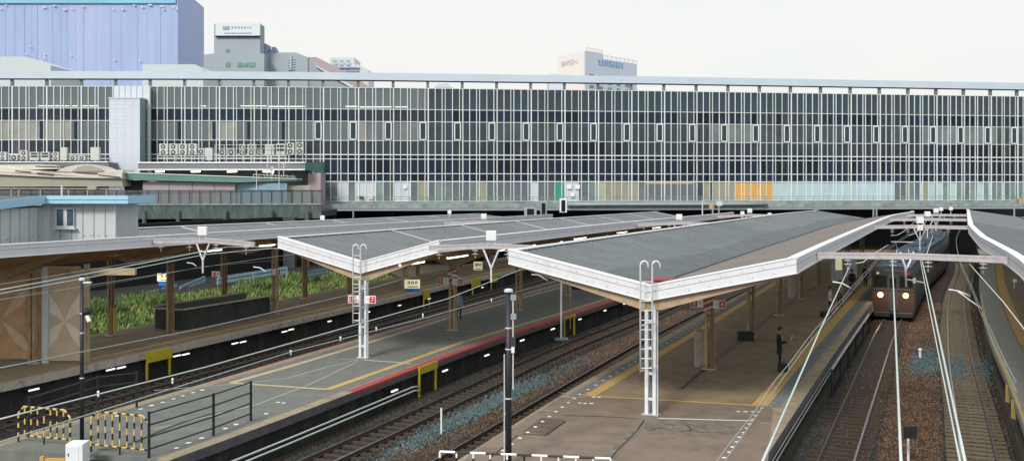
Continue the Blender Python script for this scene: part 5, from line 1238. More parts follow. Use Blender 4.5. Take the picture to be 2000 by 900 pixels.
for k in range(8): q.box((xl, yl + .3 + .8 * k, zb + .98), (xl + .025, yl + .34 + .8 * k, zb + 1.02))
q.build('bolt', M('ac_dark'), r)
# roof: main part and forward wing with blue edge
def rbox(nm, P, zlo, zhi, m):
    q = MB(); q.hexa([(x, y, z + zlo) for x, y, z in P], [(x, y, z + zhi) for x, y, z in P]); return q.build(nm, M(m), r)
ft = .36; xo = xr + .85
rbox('roof', [(xl - 4, 48.5, zt - .04), (xo - .1, 48.5, zt - .04), (xo - .1, 52.2, zt - .04), (xl - 4, 52.2, zt - .04)], -.1, 0.02, 'hut_roof')
rbox('roof', [(xl - 4.2, yl - .6, zt - .32), (xl + .25, yl - .6, zt - .32), (xl + .25, 48.5, zt - .04), (xl - 4.2, 48.5, zt - .04)], -.1, 0.02, 'hut_roof')
rbox('roof_edge', [(xl + .30, 48.42, zt), (xo, 48.42, zt), (xo, 48.5, zt), (xl + .30, 48.5, zt)], -ft, 0.03, 'hut_blue')
rbox('roof_edge', [(xo - .06, 48.5, zt), (xo, 48.5, zt), (xo, 52.2, zt), (xo - .06, 52.2, zt)], -ft, 0.025, 'hut_blue')
rbox('roof_edge', [(xl + .25, yl - .6, zt - .28), (xl + .33, yl - .6, zt - .28), (xl + .33, 48.42, zt - .0), (xl + .25, 48.42, zt - .0)], -ft, 0.03, 'hut_blue')
rbox('roof_edge', [(xl - 4.2, yl - .66, zt - .28), (xl + .33, yl - .66, zt - .28), (xl + .33, yl - .6, zt - .28), (xl - 4.2, yl - .6, zt - .28)], -ft, 0.03, 'hut_blue')
rbox('roof_trim', [(xl + .34, 48.39, zt), (xo + .01, 48.39, zt), (xo + .01, 48.42, zt), (xl + .34, 48.42, zt)], -.17, -.15, 'deck_grey')
wa, wb = D(107, 446, 48.9), D(145, 405, 48.9); wn = MB(); wn.box((wa.x, 48.86, wa.z), (wb.x, 48.96, wb.z)); wn = wn.build('window', M('hut_post'), r)
for x0, x1 in ((110, 122.5), (130, 142)):
    a, b = D(x0, 440.5, 48.8), D(x1, 409, 48.8); q = MB(); q.box((a.x, 48.84, a.z), (b.x, 48.858, b.z)); q.build('pane', M('hut_glass'), wn)
q = MB(); a = D(105, 448, 48.8); q.box((a.x, 48.76, a.z), (D(148, 0, 48.8).x, 48.96, a.z + .06)); q.build('sill', M('hut_post'), wn)
# ---------------- wooden panels with star pattern on the far left platform
def xboard(label, x0, x1, ytop, ybot, y, m1, m2):
    a, b = D(x0, ybot, y), D(x1, ytop, y); r = thing('patterned_board', label, 'board', ((a.x + b.x) / 2, y, a.z), 'patterned boards')
    q = MB(); q.box((a.x, y, a.z), (b.x, y + .06, b.z)); q.build('board', M(m1), r)
    w_, h = b.x - a.x, b.z - a.z; cx, cz = (a.x + b.x) / 2, a.z + h * .42
    q = MB()
    for an in (48, 132, 228, 312):
        an = math.radians(an); u = Vector((math.cos(an), 0, math.sin(an))); v = Vector((-u.z, 0, u.x)); Lq = .62 * min(max(w_, h) , 1.9 * min(w_, h))
        P = [Vector((cx, y - .012, cz)), Vector((cx, y - .012, cz)) + u * Lq * .45 + v * .24, Vector((cx, y - .012, cz)) + u * Lq, Vector((cx, y - .012, cz)) + u * Lq * .45 - v * .24]
        P = [Vector((min(b.x, max(a.x, p.x)), p.y, max(a.z, p.z))) for p in P]
        q.prism(P, (0, .012, 0))
    q.build('star_pattern', M(m2), r); return r
yb = 45.2
xboard('dark brown board with a pale star at the far left edge', -75, 80, 520, 700, yb, 'wood_dark', 'wood_pale')
xboard('pale board with a white star left of the dark pole', 96, 156, 520, 704, yb + .1, 'wood_pale', 'star_cream')

p0 = D(168, 700, yb); q = MB(); q.box((p0.x - .1, yb, 0), (p0.x + .1, yb + .2, 4.5)); tag(q.build('post', M('col_tan')), 'tan post at the right edge of the patterned boards', 'post')
p0 = D(88, 700, yb); q = MB(); q.box((p0.x - .13, yb - .08, 0), (p0.x + .13, yb + .14, 4.4)); tag(q.build('post', M('hut_post'), bevel=.02), 'pale post between the two patterned boards', 'post')
q = MB(); q.box((D(-60, 0, yb).x, yb - .04, 4.0), (D(360, 0, 52).x, yb + .2, 4.3)); tag(q.build('transom_beam', M('col_tan')), 'tan beam above the patterned boards', 'beam')
p0 = U(221, 655); q = MB(); q.box((p0.x - .14, p0.y - .14, 0), (p0.x + .14, p0.y + .14, 1.45)); q.box((p0.x - .16, p0.y - .16, 1.45), (p0.x + .16, p0.y + .16, 1.5)); tag(q.build('bollard_box', M('hazard_yellow'), bevel=.02), 'short pale yellow box post beside the brown column', 'post')
# stair parapet
A = U(355, 645); B = U(527, 613); Cc = U(304, 641); Dd = Cc + (B - A)
r = thing('stair_parapet', 'dark low parapet around the stairs on the far left platform', 'parapet', (A.x, A.y, 0))
q = MB()
for P, Q in ((A, B), (Cc, A)): q.hexa([P, Q, Q + Vector((-.1, .14, 0)), P + Vector((-.1, .14, 0))], [P + Vector((0, 0, 1.1)), Q + Vector((0, 0, 1.1)), Q + Vector((-.1, .14, 1.1)), P + Vector((-.1, .14, 1.1))])
q.build('wall', M('parapet'), r)
q = MB(); q.bar(Cc + Vector((0, 0, .62)), Dd + Vector((0, 0, .62)), .15, 1.2); q.build('rear_wall', M('parapet_in'), r)
q = MB()
for P, Q in ((A, B), (Cc, A), (Cc, Dd)): q.bar(P + Vector((0, 0, 1.15 if P is not Cc or Q is A else 1.28)), Q + Vector((0, 0, 1.15 if P is not Cc or Q is A else 1.28)), .22, .07)
q.build('coping', M('lip_pale'), r)
# weeds
def blades(name, label, n, f, h, m):
    V = []; Fc = []
    for _ in range(n):
        s = f()
        if s is None: continue
        x, y, z = s; a = random.uniform(0, 6.28); hh = random.uniform(*h); w_ = hh * .16; lean = random.uniform(-.35, .35) * hh; k = len(V); ca, sa = math.cos(a) * w_, math.sin(a) * w_
        V += [(x - ca, y - sa, z), (x + ca, y + sa, z), (x + lean + ca * .6, y + lean * .4 + sa * .6, z + hh * .7), (x + lean * 1.5, y + lean * .6, z + hh)]
        Fc += [(k, k + 1, k + 2), (k, k + 2, k + 3)]
    me = bpy.data.meshes.new(name); me.from_pydata(V, [], Fc); me.materials.append(m); o = bpy.data.objects.new(name, me); COL.objects.link(o); return stuff(o, label, 'weeds')
bank = [(-34, 50), (-26.0, 63), (-22.5, 70), (-16.8, 84), (-12, 96)]
q = MB(); c = cut(bank, 50, 100); q.strip([Vector((x - .2, y - .3, -1.33)) for x, y in c], [Vector((x - 3.5, y + 4, -.35)) for x, y in c]); q.strip([Vector((x - 3.5, y + 4, -.35)) for x, y in c], [Vector((x - 16, y + 12, -.2)) for x, y in c]); stru(q.build('grass_bank', M('ballast_dark')))
def wf():
    y = 50 + 48 * random.random() ** 1.2; s = random.random(); x = interp(bank, y); 
    cl_ = math.sin(x * 1.7 + y * .9) * math.sin(y * .53 - x * .4)
    return x - 3.8 * s + random.uniform(-.3, .3), y + 4 * s, lerp(-1.33, -.35, s)
blades('weeds', 'bright green weeds growing along the far left track', 30000, wf, (.12, .42), M('weed'))
def wf2():
    y = 52 + 44 * random.random(); x = interp(bank, y); s = random.uniform(.6, 1.5); k = math.sin(y * 1.1) + math.sin(y * .37 + 2)
    if k < .2: return None
    return x - 3.8 * s, y + 4 * s, -.4
blades('bushes', 'darker bushy weeds behind the bright green ones', 9000, wf2, (.25, .6), M('leaf'))
def wf3():
    y = random.uniform(57, 76); x = interp(P1L, y); return x - random.uniform(.1, 1.3), y, -1.33
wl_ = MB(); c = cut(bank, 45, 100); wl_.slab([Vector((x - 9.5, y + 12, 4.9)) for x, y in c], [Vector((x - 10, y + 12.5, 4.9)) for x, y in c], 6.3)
tag(wl_.build('dark_backing_wall', M('dark_space')), 'added dark wall behind the weeds and guard rails', 'wall')  # near black wall added as the unlit background past the weeds
# guard rails behind the weeds
for k, ((x0, y0), (x1, y1), m) in enumerate((((188, 598), (230, 588), 'guard_blue'), ((284, 582), (345, 566), 'guard_blue'), ((352, 570), (400, 549), 'guard_blue'), ((425, 552), (560, 530), 'guard_blue'), ((600, 540), (640, 533), 'guard_blue'))):
    A, B = D(x0, y0, 74 + k * 3.5), D(x1, y1, 79 + k * 3.5); r = thing('guard_rail', '%s blue grey guard rail section from the left behind the weeds' % nth(k), 'guard rail', ((A.x + B.x) / 2, (A.y + B.y) / 2, -.3), 'guard rails behind the weeds')
    q = MB(); q.bar(A + Vector((0, 0, .35)), B + Vector((0, 0, .35)), .08, .22); q.bar(A, B, .08, .22); q.build('rail', M(m), r)
    for s in (0, .5, 1): P = A.lerp(B, s); q = MB(); q.bar((P.x, P.y, -.6), (P.x, P.y, P.z + .4), .1, .1); q.build('post', M('guard_blue'), r)
# advertising boards
def advert(label, x0, x1, y0, ym, y1, d, red):
    a, b = D(x0, y1, d), D(x1, y0, d); zm = D(x0, ym, d).z; r = thing('name_board', label, 'sign board', ((a.x + b.x) / 2, d, a.z), None)
    q = MB(); q.box((a.x, d, zm), (b.x, d + .12, b.z)); q.build('upper_panel', M('sign_cream'), r)
    q = MB(); q.box((a.x + .1, d - .004, a.z), (b.x - .1, d + .12, zm - .005)); q.build('lower_panel', M('sign_blue'), r)
    q = MB(); w_ = b.x - a.x; h = b.z - zm
    for k in range(3):
        cx = a.x + w_ * (.3 + .24 * k); s = h * .20; cz = zm + h * .62; f = d - .012
        q.box((cx - s * .8, f, cz - s), (cx - s * .5, f + .01, cz + s)); q.box((cx - s * .5, f, cz + s * .6), (cx + s * .8, f + .01, cz + s)); q.box((cx + s * (.1 + .3 * (k % 2)), f, cz - s), (cx + s * (.4 + .3 * (k % 2)), f + .01, cz + s * .6)); q.box((cx - s * .5, f, cz - .1 * s), (cx + s * .6, f + .01, cz + .2 * s))
    q.build('lettering', M('ac_dark'), r)
    q = MB(); q.box((a.x + w_ * .2, d - .012, zm + h * .14), (a.x + w_ * .9, d - .002, zm + h * .24)); q.build('lettering', M('sign_red' if red else 'ac_dark'), r)
    q = MB()
    for k in (.12, .88): x = lerp(a.x, b.x, k); q.box((x - .05, d + .13, -.8), (x + .05, d + .23, b.z))
    q.build('post', M('ac_dark'), r)
advert('cream and blue name board with red small lettering behind the weeds', 307, 339, 534, 549, 558, 76, True)
advert('cream and blue name board on the far left platform beneath the middle roof', 790, 820, 546, 563, 573, 76, False)
advert('small cream name board under the far left roof near the second column', 925, 942, 511, 528, 530, 96, False)
# ================================================================ poles and fences near the camera
def lamp_pole(label, x, yb, h, r_):
    p = Vector((x, yb, 0)); r = thing('dark_pole', label, 'pole', (x, yb, 0))
    q = MB(); q.tube([p, p + Vector((0, 0, h * .45)), p + Vector((0, 0, h))], [r_ * 1.08, r_, r_ * .95], 12); q.build('shaft', M('dark_metal'), r, smooth=True)
    q = MB(); q.tube([p + Vector((0, 0, h - .06)), p + Vector((0, 0, h)), p + Vector((0, 0, h + .03))], [r_ * 1.5, r_ * 1.5, r_ * .8], 12, M('steel_pale'))
    for z in (h * .38, h * .66, h * .78): q.tube([p + Vector((0, 0, z)), p + Vector((0, 0, z + .035))], r_ * 1.12, 12, M('steel_pale'))
    q.build('cap_and_bands', None, r)
    return r, p
r, p = lamp_pole('dark pole with pale bands in the middle foreground', -.10, 28.6, 5.05, .085)
q = MB(); q.tube([p + Vector((.13, -.02, 2.2)), p + Vector((.13, -.02, 4.9))], .02, 6, M('steel_pale')); q.tube([p + Vector((-.12, 0, 0)), p + Vector((-.12, 0, 3.2))], .018, 6, M('steel_pale'))
for z in (4.75, 4.2): q.box(p + Vector((.06, -.06, z)), p + Vector((.22, .04, z + .16)), M('pipe_grey'))
q.box(p + Vector((.05, -.05, 3.4)), p + Vector((.20, .05, 3.7)), M('ac_dark')); q.box(p + Vector((.08, -.1, 3.25)), p + Vector((.17, 0, 3.42)), M('insul')); q.build('conduit', None, r)
pp = U(160, 858); r, p = lamp_pole('dark pole behind the striped barriers at the left', pp.x, pp.y, 5.1, .06)
q = MB(); q.tube([p + Vector((.15, 0, 3.9)), p + Vector((.15, 0, 2.2))], .012, 5, M('ac_dark')); q.build('cable', None, r); q = MB(); q.ball(p + Vector((.14, 0, 4.05)), .14, M('black'), n=6); q.tube([p + Vector((.16, -.02, 3.95)), p + Vector((.24, -.02, 3.75))], [.06, .07], 8, M('insul')); q.build('bell', None, r); q = MB(); q.box(p + Vector((.05, -.05, 4.95)), p + Vector((.3, .05, 5.0))); q.build('top_arm', M('steel_pale'), r)
def striped(q, a, b, r_, n, ma, mb):
    a = Vector(a); b = Vector(b)
    for k in range(n): q.tube([a.lerp(b, k / n), a.lerp(b, (k + 1) / n)], r_, 6, M(ma if k % 2 == 0 else mb))
def barrier(label, x0, y0, x1, y1, h, cut_left=False, ma='hazard_yellow', mb='black', nbar=8, cham=True):
    A, B = Vector((x0, y0, 0)), Vector((x1, y1, 0)); t = (B - A).normalized(); L = (B - A).length; up = Vector((0, 0, 1))
    r = thing('striped_barrier', label, 'barrier', tuple((A + B) / 2))
    q = MB(); c = .22 if cham else 0.0
    striped(q, A + up * h + t * c, B + up * h - t * c, .032, 11, ma, mb); q.build('top_rail', None, r)
    if cham:
        q = MB(); striped(q, A + up * (h - .22), A + up * h + t * c, .032, 3, ma, mb); striped(q, B + up * (h - .22), B + up * h - t * c, .032, 3, ma, mb); q.build('corner_rail', None, r)
    q = MB(); striped(q, A + up * .22, B + up * .22, .028, 13, mb, ma); q.build('bottom_rail', None, r)
    for k in range(nbar + 1):
        s = k / nbar; e = k in (0, nbar); P = A + t * L * s; q = MB(); top = h - (.22 if e and cham else .02)
        striped(q, P + up * (0.0 if e or k == nbar // 2 else .22), P + up * top, .034 if e else .028, 6 if e else 5, mb if e or k == nbar // 2 else ma, ma if e or k == nbar // 2 else mb); q.build('upright', None, r)
    return r
a, b = U(36, 862), U(137, 872); barrier('yellow and black barrier at the lower left corner', a.x, a.y, b.x, b.y, 1.12)
a, b = U(178, 881), U(291, 893); barrier('yellow and black barrier joined to the dark handrail', a.x, a.y, b.x, b.y, 1.22)
a, b = Vector((-1.95, 26.9, 0)), Vector((2.6, 26.2, 0)); barrier('white and black barrier across the end of the large platform', a.x, a.y, b.x, b.y, .86, ma='insul', nbar=10, cham=False)
def handrail(label, pts, h, nr=4):
    r = thing('handrail', label, 'handrail', tuple(pts[0])); up = Vector((0, 0, 1))
    for p in pts: q = MB(); q.tube([p, p + up * (h + .05)], .045, 8); q.build('post', M('dark_metal'), r)
    for k in range(nr):
        q = MB(); z = up * (h - k * h * .27)
        for a, b in zip(pts, pts[1:]): q.tube([a + z, b + z], .026, 6)
        q.build('rail', M('dark_metal'), r)
    return r
handrail('dark four bar handrail on the end of the middle platform', [U(291, 893), U(417, 850), U(490, 821)], 1.32)
handrail('dark thin handrail behind the left barriers beside the track', [U(57, 853), U(191, 805), U(267, 795)], 1.25, 2)
for k, x in enumerate((36, 57, 85)): pass
a = U(151, 905); r = thing('white_cabinet', 'small white metal cabinet at the lower left edge', 'cabinet', (a.x, a.y, 0))
q = MB(); q.box((a.x - .26, a.y - .2, 0), (a.x + .24, a.y + .3, .62)); q.build('casing', M('white_paint'), r, bevel=.02)
q = MB(); q.box((a.x - .22, a.y - .212, .05), (a.x + .12, a.y - .2, .56), M('white_paint')); q.box((a.x - .18, a.y - .225, .28), (a.x - .15, a.y - .21, .36), M('ac_dark')); q.build('door', None, r)
q = MB(); q.tube([U(170, 895, .05), U(190, 877, .08), U(225, 874, .06), U(262, 862, .05), U(300, 845, .03), U(350, 825, .03), U(420, 805, .02)], .03, 6); tag(q.build('grey_hose', M('wire_dark'), None, smooth=True), 'grey cable lying across the end of the middle platform', 'cable')
q = MB(); a = U(110, 892); q.box((a.x - .3, a.y - .1, -.2), (a.x + .3, a.y, -.02)); q.box((a.x - .45, a.y - .1, -.12), (a.x - .34, a.y, .04)); tag(q.build('rusty_bracket', M('pan_orange')), 'rusty orange bracket on the end of the middle platform', 'bracket')
# white stakes
def stake(label, px, py, h, r_=.035, z=-1.32, m='insul', top=False):
    p = U(px, py, z); q = MB(); q.tube([p, p + Vector((0, 0, h))], r_, 8)
    if top: q.ball(p + Vector((0, 0, h)), r_ * 1.6, n=5)
    tag(q.build('stake', M(m)), label, 'stake')
stake('white stake in the gravel heap between the middle tracks', 862, 848, 1.0)
stake('white capped stake left of the middle foreground pole', 986, 810, .1, m='insul')
stake('small white stake on the blue gravel patch', 1797, 701, .5, .07, m='annex_edge', top=True)
stake('white stake beside the black sign in the lower right', 1774, 900, 1.15, .045)
p = D(1778, 845, 33); q = MB(); q.box(p - Vector((.22, .02, .18)), p + Vector((.22, .02, .22))); tag(q.build('track_sign', M('black')), 'black plate sign behind the white stake in the lower right', 'sign')
p = U(1096, 664, -1.3); r = thing('white_mast', 'thin white mast on a blue foot beside the red platform edge', 'mast', tuple(p))
q = MB(); q.tube([p, p + Vector((0, 0, 4.1))], .06, 8); q.build('shaft', M('white_paint'), r); q = MB(); q.obox(p, (1, 0, 0), (0, 1, 0), .42, .15, p.z, p.z + .16); q.build('foot', M('tile_side'), r)
q = MB(); p = U(1114, 642, -.6); q.tube([p, p + Vector((0, 0, 3.9))], .025, 6); tag(q.build('drain_rod', M('col_brown')), 'thin dark rod right of the white mast', 'rod')
# platform 3 small things
a = U(1366, 716); q = MB(); q.box((a.x - .19, a.y - .15, 0), (a.x + .19, a.y + .2, 1.62)); q.box((a.x - .21, a.y - .17, 1.62), (a.x + .21, a.y + .22, 1.67)); tag(q.build('equipment_box', M('lip_pale'), bevel=.02), 'tall pale box standing left of the rusty striped column', 'equipment box')
a = U(1456, 664); q = MB(); q.box((a.x - .38, a.y - .3, 0), (a.x + .38, a.y + .2, .45)); q.box((a.x - .3, a.y - .32, .1), (a.x + .3, a.y - .3, .38)); tag(q.build('black_bin', M('black'), bevel=.04), 'low black box at the foot of the third column', 'box')
a = U(1548, 582); q = MB(); q.box((a.x - .25, a.y - .2, 0), (a.x + .25, a.y + .3, 1.8)); tag(q.build('equipment_box', M('lip_pale'), bevel=.02), 'pale box beside the fifth column of the large roof', 'equipment box')
for k, (x0, x1, y0, y1, d) in enumerate(((1629, 1647, 490, 525, 84), (1655, 1674, 492, 525, 88))):
    a, b = D(x0, y1, d), D(x1, y0, d); r = thing('vending_machine', ('left' if k == 0 else 'right') + ' pale cabinet under the far end of the large roof', 'cabinet', ((a.x + b.x) / 2, d, 0), 'pale cabinets')
    q = MB(); q.box((a.x, d, 0), (b.x, d + .8, b.z)); q.build('casing', M('hut_post'), r, bevel=.03); q = MB(); q.box((a.x + .12, d - .03, 1.0), (b.x - .12, d, b.z - .2)); q.build('front_panel', M('sign_cream' if k == 0 else 'annex_edge'), r)
q = MB(); a, b = D(1300, 632, 58), D(1330, 632, 58)
# dark cones/ hanging speaker
for k, (x, y, d) in enumerate(((786, 517, 48), (960, 492, 56), (1127, 558, 40), (1348, 490, 37))):
    if k == 3: continue
    p = D(x, y, d); q = MB(); q.box(p - Vector((.22, .15, .14)), p + Vector((.22, .15, .14))); q.tube([p + Vector((0, 0, .14)), p + Vector((0, 0, .5))], .03, 6); tag(q.build('loudspeaker', M('black'), bevel=.04), ['black loudspeaker under the front of the middle roof', 'black loudspeaker farther back under the middle roof', 'black loudspeaker under the left corner of the large roof'][k], 'loudspeaker', 'loudspeakers under the roofs')
# small things on the right platform
q = MB(); p = U(1982, 563); p.z = .6; q.box(p - Vector((.14, .05, .14)), p + Vector((.14, .05, .14))); q.box((p.x - .03, p.y + .05, 0), (p.x + .03, p.y + .11, .7)); tag(q.build('notice_plate', M('insul')), 'small white plate on the right hand platform', 'plate')
a = P4L; 
for k, y in enumerate((37.6, 40.5)):
    x = interp(P4L, y); q = MB(); q.box((x - .05, y - .16, -.75), (x - .01, y + .16, -.05)); tag(q.build('yellow_marker', M('hazard_yellow')), ('nearer' if k == 0 else 'farther') + ' yellow plate on the right hand platform wall', 'plate', 'yellow plates')
# shallow fence along the right edge of platform 3
c = cut(P3R, 46, 66); pts = [Vector((interp(P3R, y) + .35, y, -1.3)) for y in (44, 47.5, 51, 55, 59, 63)]
r = thing('lineside_fence', 'low grey rail fence beside the track in front of the train', 'fence', tuple(pts[0]))
q = MB(); q.tube([p + Vector((0, 0, 1.25)) for p in pts], .05, 6); q.build('rail', M('steel'), r)
for p in pts: q = MB(); q.tube([p, p + Vector((0, 0, 1.25))], .05, 6); q.build('post', M('dark_metal'), r)
# ================================================================ train
mat('train_silver_shaded', (0.045, 0.05, 0.06), 0.5, metal=.2, var=.1)  # silver darkened to put the shade on the train into its colour
mat('train_roof', (0.05, 0.08, 0.11), 0.7, var=.15, scale=1)
mat('train_dark', (0.02, 0.022, 0.026), 0.5, var=.1)
mat('train_glass', (0.01, 0.014, 0.016), 0.08, var=0)
mat('train_orange', (0.045, 0.022, 0.016), 0.5, var=.15)
mat('headlight', (1, .9, .6), .3, var=0, emit=(1.0, .60, .20), es=11)
y0 = 69.0; t, n = frame(T5, y0); c0 = Vector((interp(T5, y0), y0, -1.1))
r = thing('commuter_train', 'dark commuter train with two lit orange headlights arriving beside the large platform', 'train', tuple(c0))
W, H0, H1 = 1.42, .25, 3.45
def sec(q, pts, y, dy=0): pass
ys = [y0 + k * 1.0 for k in range(0, 62)]
for car in range(3):
    ya, yb = y0 + car * 19.0, y0 + car * 19.0 + 18.5
    Y = [lerp(ya, yb, k / 12) for k in range(13)]; tr = [(Vector((interp(T5, y), y, -1.1)), frame(T5, y)[1]) for y in Y]
    prof = [(-W, H0 + .6), (-W, 3.05), (-W + .22, 3.42), (-.6, 3.58), (.6, 3.58), (W - .22, 3.42), (W, 3.05), (W, H0 + .6), (W - .1, .25), (-W + .1, .25)]
    q = MB(); N = len(prof); V = []; f = []
    for c, nn in tr: V += [c + nn * x + Vector((0, 0, z)) for x, z in prof]
    for k in range(12):
        for j in range(N): f.append((k * N + j, k * N + (j + 1) % N, (k + 1) * N + (j + 1) % N, (k + 1) * N + j))
    f += [tuple(range(N)), tuple(range(12 * N, 13 * N))]
    q.add(V, f); q.build('body', M('train_silver_shaded'), r)
    q = MB(); q.slab([c + nn * -1.2 + Vector((0, 0, 3.62)) for c, nn in tr], [c + nn * 1.2 + Vector((0, 0, 3.62)) for c, nn in tr], .12); q.build('roof', M('train_roof'), r)
    for kk in (3, 8):
        c, nn = tr[kk]; tt = Vector((-nn.y, nn.x, 0)); q = MB(); q.obox(c, nn, tt, .7, 1.3, 2.52 - 0.0, 2.86); q.build('roof_unit', M('train_roof'), r, bevel=.05)
    for s in (-1, 1):
        q = MB()
        for k in range(12):
            c, nn = tr[k]; d_, _ = tr[k + 1]; a = c.lerp(d_, .15) + nn * s * (W + .01); b = c.lerp(d_, .85) + nn * s * (W + .01)
            q.hexa([a + Vector((0, 0, 1.55)), b + Vector((0, 0, 1.55)), b - nn * s * .02 + Vector((0, 0, 1.55)), a - nn * s * .02 + Vector((0, 0, 1.55))], [a + Vector((0, 0, 2.45)), b + Vector((0, 0, 2.45)), b - nn * s * .02 + Vector((0, 0, 2.45)), a - nn * s * .02 + Vector((0, 0, 2.45))])
        q.build('side_window', M('train_glass'), r)
    q = MB()
    for k in (1, 10):
        c, nn = tr[k]; tt = Vector((-nn.y, nn.x, 0)); q.obox(c, nn, tt, 1.0, .9, -1.05, -.8)
        for s in (-1, 1):
            for j in (-.8, .8): w0 = c + nn * s * .56 + tt * j + Vector((0, 0, .43)); q.tube([w0 - nn * .06, w0 + nn * .06], .43, 14)
    q.build('bogie', M('train_dark'), r)
def fb(nm, x0, x1, z0, z1, m, d0=.0, d1=.06, bev=0): # box on the front face, x along n, depth towards camera
    q = MB(); c = c0 + n * (x0 + x1) / 2 - t * (d0 + d1) / 2; q.obox(c, n, t, abs(x1 - x0) / 2, (d1 - d0) / 2, -1.1 + z0, -1.1 + z1); return q.build(nm, M(m), r, bevel=bev)
fb('front_mask', -1.36, 1.36, 2.08, 3.3, 'train_dark', 0, .05, .03)
fb('windscreen', -1.25, -.42, 2.16, 2.95, 'train_glass', .05, .07); fb('windscreen', .42, 1.25, 2.16, 2.95, 'train_glass', .05, .07)
fb('gangway_door', -.36, .36, .5, 3.0, 'train_silver_shaded', .05, .10, .02); fb('door_window', -.22, .22, 2.1, 2.8, 'train_glass', .10, .115)
fb('waist_band', -1.40, 1.40, 1.94, 2.07, 'train_silver_shaded', .05, .16, .02); fb('front_skirt', -1.38, 1.38, .35, 1.93, 'train_orange', .0, .05, .03)
fb('bumper_beam', -1.3, 1.3, .10, .45, 'train_dark', -.1, .25, .04); fb('coupler', -.2, .2, .35, .7, 'train_dark', .1, .6, .04)
fb('destination_sign', -.2, .2, 3.02, 3.2, 'train_orange', .05, .12)
for s in (-1, 1):
    fb('tail_lamp', s * 1.0 - .08, s * 1.0 + .08, 3.05, 3.17, 'insul' if s < 0 else 'sign_red', .05, .10)
    c = c0 + n * s * .82 - t * .06 + Vector((0, 0, 1.62)); q = MB(); q.tube([c, c - t * .10], .24, 16); q.build('headlight_rim', M('train_silver_shaded'), r)
    q = MB(); q.tube([c - t * .08, c - t * .13], .17, 16); q.build('headlight', M('headlight'), r)
    lp = bpy.data.lights.new('headlight_glow', 'POINT'); lo = bpy.data.objects.new('headlight_glow', lp); COL.objects.link(lo); lp.energy = 22; lp.color = (1, .5, .15); lp.shadow_soft_size = .2; lo.location = c - t * 1.0
# pantograph
c = Vector((interp(T5, y0 + 8), y0 + 8, 2.55)); q = MB(); nn = frame(T5, y0 + 8)[1]; tt = frame(T5, y0 + 8)[0]
for s in (-1, 1): q.bar(c + nn * s * .5, c + nn * s * .4 + tt * .9 + Vector((0, 0, .6)), .05, .05); q.bar(c + nn * s * .4 + tt * .9 + Vector((0, 0, .6)), c + nn * s * .5 + Vector((0, 0, 1.2)), .05, .05)
q.bar(c - nn * .8 + Vector((0, 0, 1.2)), c + nn * .8 + Vector((0, 0, 1.2)), .08, .05); q.build('pantograph', M('steel_pale'), r)
